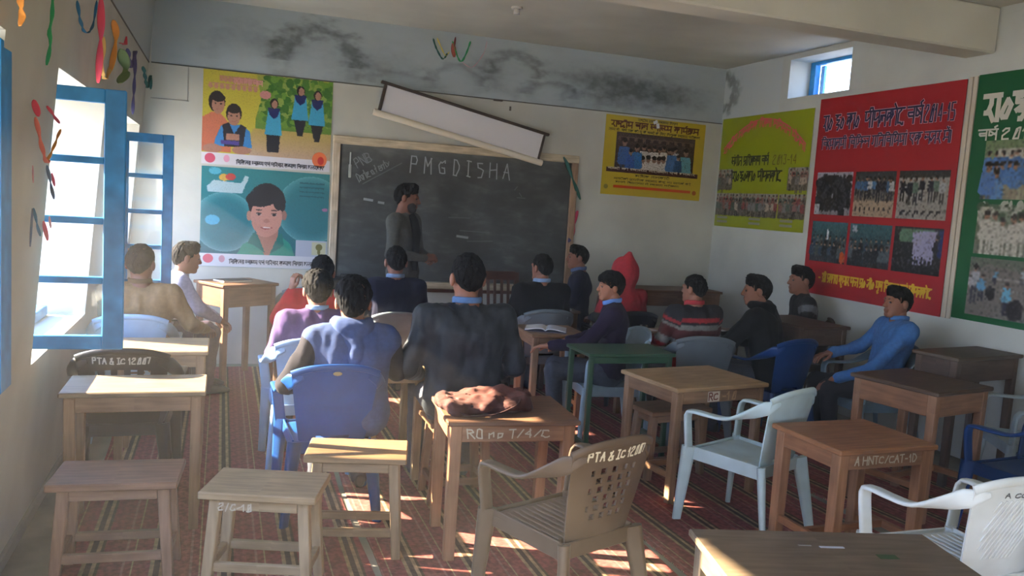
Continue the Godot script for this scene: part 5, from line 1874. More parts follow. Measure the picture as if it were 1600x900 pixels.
	badge.ball(Vector3(0.0, 0.745, 0.272), Vector3(0.022, 0.010, 0.004))
	part(c1, "painted_badge", badge.done(), mat(Color(0.50, 0.45, 0.30), 0.5))
	chair(Vector3(1.27, 0, -6.30), 0.0, Color(0.60, 0.66, 0.70), "plain", "low pale plastic chair under the pupil in navy before the teacher", 0.86)
	chair(Vector3(2.45, 0, -6.20), 0.0, Color(0.40, 0.44, 0.46), "plain", "grey plastic chair under the pupil in black at the open book desk")
	chair(Vector3(2.56, 0, -5.12), 84.0, Color(0.60, 0.68, 0.72), "plain", "pale plastic chair turned sideways under the pupil in the purple pullover")
	chair(Vector3(3.20, 0, -6.18), 0.0, Color(0.045, 0.045, 0.05), "slots", "black plastic chair under the pupil in the red hood")
	chair(Vector3(3.17, 0, -5.0), -12.0, Color(0.36, 0.39, 0.40), "plain", "grey plastic chair under the pupil in the striped sweater")
	chair(Vector3(3.78, 0, -4.93), 12.0, Color(0.03, 0.21, 0.42), "plain", "dark blue plastic chair under the leaning pupil in black")
	chair(Vector3(4.72, 0, -5.84), 78.0, Color(0.36, 0.27, 0.20), "plain", "brown plastic chair under the pupil with a grey sleeve stripe")
	chair(Vector3(4.34, 0, -4.54), 84.0, Color(0.42, 0.50, 0.54), "plain", "grey-blue plastic chair under the pupil in sky blue")
	wooden_chair(Vector3(3.12, 0, -6.98), 60.0, "wooden chair with a solid back post under the far pupil in navy")
	wooden_chair(Vector3(2.47, 0, -7.0), -172.0, "carved wooden chair facing the class below the blackboard")

func wooden_chair(at: Vector3, turn: float, label: String) -> void:
	var root := thing("wooden_chair", label, "chair", at, turn, "wooden chairs by the blackboard")
	var w := Color(0.33, 0.19, 0.12)
	part(root, "seat", box(Vector3(0.42, 0.03, 0.40), 0.006, Vector3(0, 0.415, 0)), wood(w, 0))
	for sx in [-1, 1]:
		var b := MB.new()
		b.bar(Vector3(sx * 0.18, 0, -0.17), Vector3(sx * 0.18, 0.40, -0.17), 0.04, 0.04)
		part(root, "leg", b.done(), wood(w, 1))
		b = MB.new()
		b.bar(Vector3(sx * 0.18, 0, 0.19), Vector3(sx * 0.18, 0.42, 0.18), 0.04, 0.04)
		b.bar(Vector3(sx * 0.18, 0.41, 0.18), Vector3(sx * 0.19, 0.95, 0.25), 0.042, 0.032)
		part(root, "back_post", b.done(), wood(w, 1))
	for q in [[0.50, 0.19, 0.05], [0.92, 0.246, 0.08]]:
		part(root, "back_rail", box(Vector3(0.35, q[2], 0.024), 0.004, Vector3(0, q[0], q[1])), wood(w, 0))
	for x in [-0.10, -0.035, 0.035, 0.10]:
		var b := MB.new()
		b.bar(Vector3(x, 0.51, 0.192), Vector3(x * 1.05, 0.90, 0.243), 0.028, 0.014)
		part(root, "back_slat", b.done(), wood(w.lightened(0.12), 1))
	for sx in [-1, 1]:
		part(root, "stretcher", box(Vector3(0.022, 0.03, 0.32), 0.003, Vector3(sx * 0.18, 0.18, 0.01)), wood(w, 0))

# ---------------------------------------------------------------- people
var head_arrays := []
var hair_arrays := {}
var hand_arrays := {}
var fold_noise := FastNoiseLite.new()

# head centred at mid-height, facing -z
func head_field(cell: float) -> Field:
	var F := Field.new(Vector3(-0.11, -0.20, -0.14), Vector3(0.11, 0.15, 0.14), cell)
	F.ell(Vector3(0, 0.025, 0.012), Vector3(0.074, 0.092, 0.096), 0.02)
	F.ell(Vector3(0, -0.030, -0.028), Vector3(0.058, 0.084, 0.064), 0.03)
	F.cap(Vector3(-0.018, -0.092, -0.066), Vector3(0.018, -0.092, -0.066), 0.020, 0.020, 0.025)
	F.cap(Vector3(0, 0.014, -0.090), Vector3(0, -0.022, -0.107), 0.008, 0.012, 0.014)
	F.cap(Vector3(-0.012, -0.026, -0.098), Vector3(0.012, -0.026, -0.098), 0.008, 0.008, 0.010)
	F.cap(Vector3(-0.040, 0.026, -0.076), Vector3(0.040, 0.026, -0.076), 0.011, 0.011, 0.016)
	for s in [-1.0, 1.0]:
		F.ell(Vector3(s * 0.032, 0.006, -0.098), Vector3(0.016, 0.010, 0.014), 0.012, true)
		F.ell(Vector3(s * 0.081, -0.004, 0.018), Vector3(0.012, 0.033, 0.021), 0.008)
	F.cap(Vector3(-0.018, -0.054, -0.090), Vector3(0.018, -0.054, -0.090), 0.006, 0.006, 0.008)
	F.cap(Vector3(-0.015, -0.066, -0.087), Vector3(0.015, -0.066, -0.087), 0.007, 0.007, 0.008)
	F.cap(Vector3(0, -0.05, 0.018), Vector3(0, -0.175, 0.035), 0.050, 0.056, 0.03)
	return F

func hair_field(F: Field, style: int) -> Array:
	var G := Field.new(F.lo, F.lo + Vector3(F.nx - 1, F.ny - 1, F.nz - 1) * F.h, F.h)
	G.ell(Vector3(0, 0.030, 0.012), Vector3(0.081, 0.101, 0.106), 0.02)
	G.ell(Vector3(0, -0.01, 0.034), Vector3(0.070, 0.09, 0.080), 0.03)
	if style == 1:
		G.cap(Vector3(-0.035, 0.106, -0.050), Vector3(0.03, 0.110, -0.045), 0.018, 0.022, 0.05)
	elif style == 2:
		G.ell(Vector3(0, 0.050, 0.0), Vector3(0.092, 0.092, 0.112), 0.03)
	var n := FastNoiseLite.new()
	n.seed = 60 + style
	n.frequency = 34.0
	n.fractal_octaves = 3
	for z in G.nz:
		for y in G.ny:
			for x in G.nx:
				var i := (z * G.ny + y) * G.nx + x
				if absf(G.f[i]) > 0.03:
					continue
				var p := G.lo + Vector3(x, y, z) * G.h
				# hair line: high on the forehead, over the ears, down to the nape
				var cut := 0.058
				if p.z > -0.085:
					cut = lerpf(0.058, 0.026, clampf((p.z + 0.085) / 0.06, 0, 1))
				if p.z > -0.02:
					cut = lerpf(0.026, -0.075 + (0.02 if style == 0 else 0.0), clampf((p.z + 0.0) / 0.075, 0, 1))
				if style == 2:
					cut -= 0.012
				# sideburn in front of the ear
				if p.z > -0.028 and p.z < -0.004:
					cut = minf(cut, -0.005)
				var d := G.f[i] - 0.001 + 0.009 * n.get_noise_3d(p.x * 1.3, p.y * 0.55, p.z)
				# shaved closer at the sides and nape
				d += 0.010 * clampf((0.03 - p.y) / 0.08, 0.0, 1.0)
				# thins out towards the hair line
				d += 0.009 * clampf(1.0 - (p.y - cut + 0.012 * n.get_noise_3d(p.x * 2.0, 5.0, p.z * 2.0)) / 0.035, 0.0, 1.0)
				G.f[i] = maxf(d, (cut - p.y) * 0.8 + 0.004 * n.get_noise_3d(p.x * 2.0, 0.0, p.z * 2.0))
	return G.nets()

# right hand pointing along -z, palm down, thumb to -x; curl bends the fingers
func hand_mesh(curl: float) -> Array:
	var F := Field.new(Vector3(-0.085, -0.10, -0.21), Vector3(0.06, 0.035, 0.04), 0.0034)
	for k in 4:
		var x := -0.027 + 0.018 * k
		F.cap(Vector3(x * 0.6, 0, 0), Vector3(x, 0.002 - 0.002 * absf(k - 1.2), -0.082), 0.015, 0.0105, 0.012)
	F.cap(Vector3(0, 0, 0.03), Vector3(0, 0, -0.02), 0.024, 0.022, 0.015)
	var lens := [0.040, 0.045, 0.042, 0.033]
	for k in 4:
		var p := Vector3(-0.027 + 0.018 * k, 0.001, -0.082)
		var a := 0.15 + curl * 0.5
		var L: float = lens[k]
		var spread := (k - 1.5) * 0.05
		for seg in 3:
			var d := Vector3(sin(spread), -sin(a), -cos(a)).normalized()
			var q := p + d * L
			F.cap(p, q, 0.0088 - 0.0008 * seg, 0.0082 - 0.0008 * seg, 0.004)
			p = q
			L *= 0.66 if seg == 0 else 0.8
			a += 0.10 + curl * (1.0 + 0.1 * k)
	F.cap(Vector3(-0.018, -0.006, -0.02), Vector3(-0.045, -0.014, -0.050), 0.014, 0.0105, 0.01)
	F.cap(Vector3(-0.045, -0.014, -0.050), Vector3(-0.050 + 0.012 * curl, -0.024, -0.078), 0.0100, 0.0092, 0.005)
	F.cap(Vector3(-0.050 + 0.012 * curl, -0.024, -0.078), Vector3(-0.046 + 0.030 * curl, -0.036, -0.098), 0.0092, 0.0078, 0.004)
	return F.nets()

func prepare_people() -> void:
	fold_noise.seed = 17
	fold_noise.frequency = 9.0
	fold_noise.fractal_octaves = 2
	var F := head_field(0.0048)
	head_arrays = F.nets()
	for s in 3:
		hair_arrays[s] = hair_field(F, s)
	hand_arrays[0] = hand_mesh(0.25)
	hand_arrays[1] = hand_mesh(0.95)

# joints of a seated figure facing -z, origin on the floor below the hips
func seated(o: Dictionary) -> Dictionary:
	var s: float = o.get("s", 1.0)
	var lean: float = o.get("lean", 0.06)
	var side: float = o.get("side", 0.0)
	var hip := Vector3(0, o.get("hip", 0.50) / s, 0.02)
	var turn := Basis(Vector3(1, 0, 0), -lean) * Basis(Vector3(0, 0, 1), side)
	var up := func(x: float, y: float, z: float) -> Vector3: return hip + turn * Vector3(x, y, z)
	var wide: float = o.get("wide", 1.0)
	var J := {"hip": hip, "turn": turn}
	J.waist = up.call(0, 0.16, 0.01)
	J.chest = up.call(0, 0.36, 0.015)
	J.neck = up.call(0, 0.505, 0.005)
	J.head = up.call(0, 0.505, 0.005) + Vector3(0, 0.114, -0.022)
	for k in [-1, 1]:
		var n := "l" if k < 0 else "r"
		J["sh" + n] = up.call(k * 0.172 * wide, 0.432, 0.01)
		var arm: Array = o.get("arm_" + n, [Vector3(k * 0.235, 0.245, -0.055), Vector3(k * 0.15, 0.20, -0.30)])
		J["el" + n] = hip + arm[0]
		J["wr" + n] = hip + arm[1]
		J["hj" + n] = hip + Vector3(k * 0.085, -0.01, -0.02)
		var leg: Array = o.get("leg_" + n, [Vector3(k * 0.12, -0.005, -0.41), Vector3(k * 0.125, 0, -0.37)])
		J["kn" + n] = hip + leg[0]
		var an: Vector3 = hip + leg[1]
		an.y = 0.085 / s
		J["an" + n] = an
	return J

func standing(o: Dictionary) -> Dictionary:
	var hip := Vector3(0, 0.90, 0)
	var J := {"hip": hip, "turn": Basis()}
	J.waist = Vector3(0, 1.06, 0)
	J.chest = Vector3(0, 1.26, 0.015)
	J.neck = Vector3(0, 1.445, 0.015)
	J.head = Vector3(0, 1.568, -0.012)
	for k in [-1, 1]:
		var n := "l" if k < 0 else "r"
		J["sh" + n] = Vector3(k * 0.185, 1.375, 0.01)
		var arm: Array = o["arm_" + n]
		J["el" + n] = arm[0]
		J["wr" + n] = arm[1]
		J["hj" + n] = Vector3(k * 0.09, 0.88, 0)
		J["kn" + n] = Vector3(k * 0.105, 0.49, -0.015)
		J["an" + n] = Vector3(k * 0.11, 0.085, 0.02)
	return J

func mapped(J: Dictionary, s: float) -> Dictionary:
	for k in J.keys():
		if J[k] is Vector3:
			J[k] = J[k] * s
	return J

# jacket, sweater or shirt; grow thickens it, arms may be left out for a waistcoat
func top_shell(J: Dictionary, s: float, o: Dictionary, grow: float, arms := true, cell := 0.0125) -> Array:
	var lo: Vector3 = J.hip
	var hi: Vector3 = J.hip
	for k in ["neck", "shl", "shr", "ell", "elr", "wrl", "wrr"]:
		if not arms and not k in ["neck", "shl", "shr"]:
			continue
		lo = lo.min(J[k])
		hi = hi.max(J[k])
	if o.get("hood_up", false):
		hi = hi.max(J.head + Vector3(0, 0.11, 0.05))
	var m := Vector3(0.19, 0.17, 0.19)
	var F := Field.new(lo - m, hi + m, cell)
	var t: Basis = J.turn
	var g := grow
	var wide: float = o.get("wide", 1.0)
	var X := t * Vector3(0.075 * wide * s, 0, 0)
	var bulk: float = o.get("bulk", 1.0)
	var zs := 1.18
	F.cap(J.hip - X * 0.9 + Vector3(0, 0.03 * s, 0), J.hip + X * 0.9 + Vector3(0, 0.03 * s, 0), 0.112 * s * bulk + g, 0.112 * s * bulk + g, 0.05, zs)
	for k in [-1.0, 1.0]:
		F.cap(J.hip + X * k * 0.8 + t * Vector3(0, 0.06, 0) * s, J.chest + X * k * 1.02, 0.098 * s * bulk + g, 0.104 * s * bulk + g, 0.05, zs)
		F.cap(J.chest + X * k * 0.8, J.chest.lerp(J["shl" if k < 0 else "shr"], 0.72), 0.10 * s + g, 0.072 * s + g, 0.06, zs)
	F.cap(J.shl, J.shr, 0.058 * s + g, 0.058 * s + g, 0.05)
	F.cap(J.chest, J.neck + t * Vector3(0, -0.012, 0) * s, 0.10 * s + g, 0.050 * s + g * 0.5, 0.05)
	if arms:
		for n in ["l", "r"]:
			F.cap(J["sh" + n], J["el" + n], 0.056 * s * bulk + g, 0.046 * s * bulk + g, 0.035)
			F.cap(J["el" + n], J["wr" + n], 0.046 * s * bulk + g, 0.036 * s + g, 0.02)
	if o.get("long", false):
		for k in [-1.0, 1.0]:
			F.cap(J.hip + X * k, J.hip + X * k * 1.15 + Vector3(0, -0.17, 0), 0.105, 0.115, 0.05, zs)
	if o.get("hood_up", false):
		F.cap(J.neck, J.head, 0.075 * s, 0.10 * s, 0.05)
		F.ell(J.head + Vector3(0, 0.03, 0.02) * s, Vector3(0.122, 0.150, 0.142) * s, 0.04)
		F.cap(J.head + Vector3(0, 0.10, 0.05) * s, J.head + Vector3(0, 0.205, 0.075) * s, 0.075 * s, 0.02 * s, 0.05)
		F.ell(J.head + Basis(Vector3.UP, deg_to_rad(o.get("hy", 0.0))) * (Vector3(0, -0.01, -0.13) * s), Vector3(0.07, 0.10, 0.11) * s, 0.02, true)
	if o.has("fold"):
		fold_noise.offset = Vector3(o.fold, 0, 0)
	F.rough(fold_noise, o.get("wrinkle", 0.011), 0.45)
	return F.nets()

func trousers_shell(J: Dictionary, s: float, cell := 0.0135) -> Array:
	var lo: Vector3 = J.hip
	var hi: Vector3 = J.hip
	for k in ["knl", "knr", "anl", "anr"]:
		lo = lo.min(J[k])
		hi = hi.max(J[k])
	var m := Vector3(0.17, 0.17, 0.17)
	lo -= m
	lo.y = 0.02
	var F := Field.new(lo, hi + m, cell)
	F.cap(J.hjl, J.hjr, 0.098 * s, 0.098 * s, 0.04)
	for n in ["l", "r"]:
		F.cap(J["hj" + n], J["kn" + n], 0.082 * s, 0.060 * s, 0.03)
		F.cap(J["kn" + n], J["an" + n] + Vector3(0, -0.03 * s, 0), 0.060 * s, 0.050 * s, 0.025)
	F.rough(fold_noise, 0.009)
	return F.nets()

func body_core(J: Dictionary, s: float) -> Array:
	# the figure under the clothes, one skin from head to ankles
	var lo: Vector3 = J.hip
	var hi: Vector3 = J.hip
	for k in J.keys():
		if J[k] is Vector3:
			lo = lo.min(J[k])
			hi = hi.max(J[k])
	var F := Field.new(lo - Vector3(0.15, 0.07, 0.15), hi + Vector3(0.15, 0.05, 0.15), 0.024)
	var X: Vector3 = (J.turn as Basis) * Vector3(0.07 * s, 0, 0)
	for k in [-1.0, 1.0]:
		F.cap(J.hip + X * k, J.chest + X * k, 0.078 * s, 0.078 * s, 0.05)
	F.cap(J.shl, J.shr, 0.04 * s, 0.04 * s, 0.05)
	F.cap(J.chest, J.neck + Vector3(0, 0.05, 0) * s, 0.08 * s, 0.05 * s, 0.04)
	for n in ["l", "r"]:
		F.cap(J["sh" + n], J["el" + n], 0.040 * s, 0.034 * s, 0.02)
		F.cap(J["el" + n], J["wr" + n], 0.036 * s, 0.028 * s, 0.02)
		F.cap(J["hj" + n], J["kn" + n], 0.06 * s, 0.045 * s, 0.03)
		F.cap(J["kn" + n], J["an" + n], 0.046 * s, 0.034 * s, 0.02)
	return F.nets()

func arr_mesh(a: Array) -> ArrayMesh:
	var b := MB.new()
	b.add_arrays(a[0], a[1], a[2])
	return b.done()

# a mesh whose vertices take their colour from a function of the point
func painted_mesh(a: Array, f: Callable) -> ArrayMesh:
	var b := MB.new()
	b.add_arrays(a[0], a[1], a[2])
	b.has_c = true
	for p in b.v:
		b.c.append((f.call(p) as Color).srgb_to_linear())
	return b.done()

func striped_cloth() -> StandardMaterial3D:
	if not mats.has("striped"):
		var m := StandardMaterial3D.new()
		m.vertex_color_use_as_albedo = true
		m.albedo_texture = tint_tex("weave", 5, 0.05, Color(0.82, 0.82, 0.82), Color(1, 1, 1), 128)
		m.uv1_triplanar = true
		m.uv1_scale = Vector3(5, 5, 5)
		m.roughness = 0.9
		mats["striped"] = m
	return mats["striped"]

func add_hand(b: MB, J: Dictionary, n: String, s: float, o: Dictionary) -> void:
	var w: Vector3 = J["wr" + n]
	var d: Vector3 = (w - J["el" + n]).normalized()
	if o.has("hand_" + n):
		d = (o["hand_" + n] as Vector3).normalized()
	var palm: Vector3 = o.get("palm_" + n, Vector3(0, -1, 0))
	var z := -d
	var y := (-palm - z * z.dot(-palm)).normalized()
	var x := y.cross(z).normalized()
	var curl: int = o.get("curl", 0)
	var a: Array = hand_arrays[curl]
	var k := 0.95 * s
	var B := Basis(x * k, y * k, z * k)
	if n == "l":
		B = Basis(-x * k, y * k, z * k)
	b.add_arrays(a[0], a[1], a[2], Transform3D(B, w + d * 0.012), n == "l")
	if n == "l":
		# mirrored normals
		var cnt: int = a[1].size()
		for i in cnt:
			b.n[b.n.size() - cnt + i] = (B * a[1][i]).normalized()

func person(label: String, at: Vector3, turn: float, o: Dictionary) -> Node3D:
	var s: float = o.get("s", 1.0)
	var root := thing("person", label, "person", at, turn, o.get("group", "pupils in the classroom"))
	var J := mapped(standing(o) if o.get("stand", false) else seated(o), s)
	var skin_m := mat(o.get("skin", Color(0.50, 0.33, 0.25)), 0.6, 0.4)
	skin_m.subsurf_scatter_enabled = true
	skin_m.subsurf_scatter_strength = 0.05
	var hb := Basis(Vector3.UP, deg_to_rad(o.get("hy", 0.0))) * Basis(Vector3(1, 0, 0), deg_to_rad(o.get("hp", 0.0))) * Basis(Vector3(0, 0, 1), deg_to_rad(o.get("hr", 0.0)))
	var hs: float = s * o.get("hs", 1.0)
	J.head = J.neck + (J.head - J.neck) * (0.25 + 0.75 * o.get("hs", 1.0))
	var ht := Transform3D(hb.scaled(Vector3.ONE * hs), J.head)
	var b := MB.new()
	b.add_arrays(head_arrays[0], head_arrays[1], head_arrays[2], ht)
	var core := body_core(J, s)
	b.add_arrays(core[0], core[1], core[2])
	for n in ["l", "r"]:
		add_hand(b, J, n, s, o)
	var body := part(root, "body", b.done(), skin_m)
	# eyes and brows
	b = MB.new()
	for k in [-1.0, 1.0]:
		b.ball(ht * Vector3(k * 0.032, 0.006, -0.080), Vector3(0.012, 0.008, 0.010) * hs, hb, 8)
	part(body, "eyes", b.done(), mat(Color(0.10, 0.08, 0.07), 0.3))
	b = MB.new()
	for k in [-1.0, 1.0]:
		b.sweep([ht * Vector3(k * 0.014, 0.029, -0.0885), ht * Vector3(k * 0.032, 0.033, -0.086), ht * Vector3(k * 0.050, 0.027, -0.0735)], [0.006 * s, 0.007 * s, 0.004 * s], [0.005, 0.005, 0.005], Vector3.UP, 6)
	part(body, "eyebrows", b.done(), mat(Color(0.05, 0.045, 0.04), 0.8))
	if not o.get("hood_up", false):
		b = MB.new()
		var ha: Array = hair_arrays[o.get("hair", 0)]
		b.add_arrays(ha[0], ha[1], ha[2], ht)
		part(root, "hair", b.done(), mat(o.get("hair_tone", Color(0.04, 0.035, 0.033)), 0.85, 0.25))
	if o.get("beard", false):
		var F := Field.new(Vector3(-0.09, -0.13, -0.13), Vector3(0.09, 0.0, 0.03), 0.005)
		F.ell(Vector3(0, -0.036, -0.028), Vector3(0.0605, 0.083, 0.066), 0.02)
		F.cap(Vector3(-0.018, -0.094, -0.066), Vector3(0.018, -0.094, -0.066), 0.021, 0.021, 0.02)
		F.ell(Vector3(0, 0.012, -0.07), Vector3(0.056, 0.062, 0.07), 0.01, true)
		F.ell(Vector3(0, -0.062, -0.105), Vector3(0.02, 0.010, 0.03), 0.006, true)
		var ba := F.nets()
		b = MB.new()
		b.add_arrays(ba[0], ba[1], ba[2], ht)
		part(body, "beard", b.done(), mat(Color(0.07, 0.06, 0.055), 0.8))
	# clothes
	var far: bool = o.get("far", false)
	var cell := 0.0150 if far else 0.0120
	var top_name: String = o.get("top_name", "pullover")
	var shell := top_shell(J, s, o, 0.0, true, cell if not o.has("paint") else 0.0095)
	var tm: Material
	var mesh: ArrayMesh
	if o.has("paint"):
		var paint: Callable = o.paint
		mesh = painted_mesh(shell, func(p: Vector3) -> Color: return paint.call(p / s, J, s))
		tm = striped_cloth()
	else:
		mesh = arr_mesh(shell)
		tm = cloth(o.top, o.get("sheen", 0.9))
	part(root, top_name, mesh, tm)
	if o.has("vest"):
		var va := top_shell(J, s, o, 0.012, false, cell)
		part(root, "waistcoat", arr_mesh(va), cloth(o.vest))
	if o.has("shirt"):
		# dark shirt front between the open lapels
		b = MB.new()
		b.sweep([Vector3(0, 1.44, -0.055), Vector3(0, 1.39, -0.085), Vector3(0, 1.28, -0.118), Vector3(0, 1.12, -0.116), Vector3(0, 0.96, -0.108)], [0.05, 0.12, 0.13, 0.09, 0.05], [0.05, 0.05, 0.05, 0.05, 0.05], Vector3(1, 0, 0), 12, 0.9)
		part(root, "shirt_front", b.done(), cloth(o.shirt))
	var leg_shell := trousers_shell(J, s, 0.017 if far else 0.0145)
	part(root, "trousers", arr_mesh(leg_shell), cloth(o.get("legs", Color(0.26, 0.27, 0.30))))
	var shoe_m := mat(o.get("shoes", Color(0.07, 0.065, 0.06)), 0.5)
	for n in ["l", "r"]:
		b = MB.new()
		var an: Vector3 = J["an" + n]
		var f: Vector3 = Vector3(0.02 * (-1.0 if n == "l" else 1.0), 0, -1).normalized()
		var y0 := 0.035 * s
		b.sweep([Vector3(an.x, y0 + 0.014, an.z) - f * 0.055 * s, Vector3(an.x, y0 + 0.012, an.z) - f * 0.035 * s, Vector3(an.x, y0 + 0.014, an.z) + f * 0.04 * s, Vector3(an.x, y0 + 0.004, an.z) + f * 0.13 * s, Vector3(an.x, y0 - 0.004, an.z) + f * 0.178 * s],
			[0.04 * s, 0.066 * s, 0.078 * s, 0.086 * s, 0.035 * s], [0.06 * s, 0.09 * s, 0.085 * s, 0.058 * s, 0.026 * s], Vector3(1, 0, 0), 12, 0.8)
		part(root, "shoe", b.done(), shoe_m)
	if o.has("collar"):
		b = MB.new()
		var path := []
		var ws := []
		var ts := []
		var t: Basis = J.turn
		for i in 21:
			var a := TAU * (i / 20.0) * 0.92 + 0.25 - PI * 0.5 + PI * 0.0
			path.append(J.neck + t * (Vector3(cos(a) * 0.068, 0.014 - 0.022 * maxf(0.0, -sin(a)), sin(a) * 0.066) * s))
			ws.append(0.031 * s)
			ts.append(0.010 * s)
		b.sweep(path, ws, ts, Vector3.UP, 8, 0.8)
		part(root, "shirt_collar", b.done(), cloth(o.collar))
	if o.has("hood_down"):
		var F := Field.new(J.neck - Vector3(0.2, 0.2, 0.12) * s, J.neck + Vector3(0.2, 0.12, 0.26) * s, 0.0105)
		for i in 11:
			var a := PI * i / 10.0
			var q: Vector3 = J.neck + Vector3(cos(a) * 0.085, 0.012 - 0.010 * sin(a), sin(a) * 0.085 - 0.01) * s
			var q2: Vector3 = J.neck + Vector3(cos(a + PI / 10.0) * 0.085, 0.012 - 0.010 * sin(a + PI / 10.0), sin(a + PI / 10.0) * 0.085 - 0.01) * s
			F.cap(q, q2, 0.026 * s, 0.026 * s, 0.03)
		for k in [-1.0, 1.0]:
			F.cap(J.neck + Vector3(k * 0.075, -0.005, 0.06) * s, J.neck + Vector3(k * 0.02, -0.15, 0.125) * s, 0.030 * s, 0.026 * s, 0.04)
		F.cap(J.neck + Vector3(0, -0.01, 0.08) * s, J.neck + Vector3(0, -0.165, 0.125) * s, 0.042 * s, 0.026 * s, 0.04)
		F.rough(fold_noise, 0.010)
		part(root, "hood", arr_mesh(F.nets()), cloth(o.hood_down))
	return root

func build_people() -> void:
	prepare_people()
	var V := func(x: float, y: float, z: float) -> Vector3: return Vector3(x, y, z)
	var sky := Color(0.50, 0.60, 0.72)
	var violet := Color(0.30, 0.22, 0.38)
	var navy := Color(0.085, 0.09, 0.17)
	# teacher before the board, hands joined at the waist, looking to his left
	person("bearded man in a grey jacket and dark shirt standing before the blackboard", Vector3(1.50, 0, -7.08), -128.0, {
		"stand": true, "s": 1.005, "group": "", "beard": true, "hair": 1, "top": Color(0.30, 0.30, 0.275), "long": true, "top_name": "jacket", "shirt": Color(0.10, 0.10, 0.105), "legs": Color(0.10, 0.10, 0.10), "hy": 18.0, "hp": -6.0, "bulk": 1.06, "skin": Color(0.40, 0.25, 0.18),
		"arm_l": [Vector3(-0.27, 1.10, -0.02), Vector3(-0.065, 1.06, -0.225)], "arm_r": [Vector3(0.27, 1.10, -0.02), Vector3(0.07, 1.075, -0.235)],
		"hand_l": Vector3(0.85, 0.05, -0.5), "hand_r": Vector3(-0.8, 0.1, -0.6), "palm_l": Vector3(0.3, -0.6, 0.7), "palm_r": Vector3(-0.3, -0.6, 0.7), "curl": 1, "fold": 3.0})
	person("pupil in a tan brown jacket with back turned, beside the near shutter", Vector3(-0.46, 0, -5.54), -6.0, {"s": 0.97, "hip": 0.475, "top": Color(0.44, 0.34, 0.22), "top_name": "jacket", "sheen": 0.7, "skin": Color(0.36, 0.22, 0.165), "collar": Color(0.30, 0.22, 0.14), "hy": -10.0, "bulk": 1.12, "wide": 1.08, "lean": 0.0, "fold": 11.0,
		"arm_l": [Vector3(-0.20, 0.24, -0.06), Vector3(-0.15, 0.17, -0.30)], "arm_r": [Vector3(0.30, 0.24, -0.02), Vector3(0.36, 0.17, -0.28)], "wrinkle": 0.016})
	person("pupil in a pale lilac shirt hunched forward in the sun from the window", Vector3(-0.43, 0, -6.60), -80.0, {"s": 0.96, "hip": 0.475, "top": Color(0.58, 0.58, 0.68), "top_name": "shirt", "legs": Color(0.24, 0.19, 0.26), "lean": 0.42, "hp": -8.0, "hy": 6.0, "hair": 1, "far": true, "fold": 5.0,
		"arm_l": [Vector3(-0.22, 0.20, -0.32), Vector3(-0.05, 0.10, -0.46)], "arm_r": [Vector3(0.22, 0.20, -0.30), Vector3(0.08, 0.10, -0.46)]})
	person("pupil in bright red with one fist raised beside the head", Vector3(0.645, 0, -5.60), 0.0, {"wide": 1.12, "s": 0.93, "hip": 0.475, "top": Color(0.62, 0.06, 0.09), "top_name": "jacket", "bulk": 1.15, "hair": 0, "far": true, "curl": 1, "fold": 8.0,
		"arm_l": [Vector3(-0.30, 0.27, -0.10), Vector3(-0.205, 0.475, -0.10)], "hand_l": Vector3(0.1, 1, 0), "palm_l": Vector3(0.9, 0, -0.4), "arm_r": [Vector3(0.27, 0.26, -0.08), Vector3(0.18, 0.38, -0.26)]})
	person("pupil in a violet pullover with sky blue collar, ahead of the blue hood", Vector3(0.53, 0, -4.78), 4.0, {"s": 0.885, "hip": 0.475, "top": violet, "collar": sky, "hair": 2, "wide": 1.12, "bulk": 1.1, "hs": 1.04, "fold": 2.0,
		"arm_l": [Vector3(-0.27, 0.22, -0.03), Vector3(-0.20, 0.16, -0.28)]})
	person("pupil in a blue hooded waistcoat with sunlit head on the blue chair", Vector3(0.63, 0, -4.07), 0.0, {"s": 0.93, "hip": 0.475, "top": Color(0.13, 0.12, 0.14), "top_name": "shirt", "vest": Color(0.22, 0.28, 0.42), "hood_down": Color(0.23, 0.29, 0.44), "hair": 2, "hs": 1.05, "wide": 1.12, "bulk": 1.08, "hy": -8.0, "lean": 0.10, "fold": 4.0,
		"arm_l": [Vector3(-0.34, 0.20, 0.02), Vector3(-0.24, 0.12, -0.26)], "arm_r": [Vector3(0.26, 0.24, -0.08), Vector3(0.16, 0.20, -0.30)]})
	person("pupil in a navy pullover with pale collar directly before the teacher", Vector3(1.27, 0, -6.24), 0.0, {"s": 0.985, "hip": 0.475, "top": navy, "collar": sky, "hair": 0, "bulk": 1.12, "wide": 1.05, "far": true, "fold": 6.0})
	person("tall pupil in a shiny black jacket, seen from behind at the centre", Vector3(1.225, 0, -4.13), 0.0, {"s": 1.08, "hip": 0.52, "top": Color(0.17, 0.185, 0.20), "top_name": "jacket", "sheen": 0.5, "collar": Color(0.34, 0.46, 0.62), "hair": 0, "hs": 0.98, "wide": 1.14, "bulk": 1.14, "lean": 0.05, "wrinkle": 0.016, "fold": 9.0,
		"arm_l": [Vector3(-0.275, 0.185, -0.02), Vector3(-0.17, 0.10, -0.24)], "arm_r": [Vector3(0.275, 0.185, -0.02), Vector3(0.17, 0.10, -0.24)]})
	person("pupil in black with a pale blue collar behind the open book", Vector3(2.45, 0, -6.17), 4.0, {"hs": 0.92, "s": 1.0, "hip": 0.475, "top": Color(0.055, 0.055, 0.06), "collar": sky, "hair": 0, "hy": 14.0, "wide": 1.1, "bulk": 1.12, "far": true, "fold": 12.0})
	person("far pupil in navy sitting upright in profile near the blackboard's right post", Vector3(3.12, 0, -6.95), 62.0, {"hs": 0.85, "s": 1.06, "hip": 0.49, "top": navy, "collar": Color(0.36, 0.42, 0.56), "hair": 1, "hy": 14.0, "far": true, "fold": 1.0})
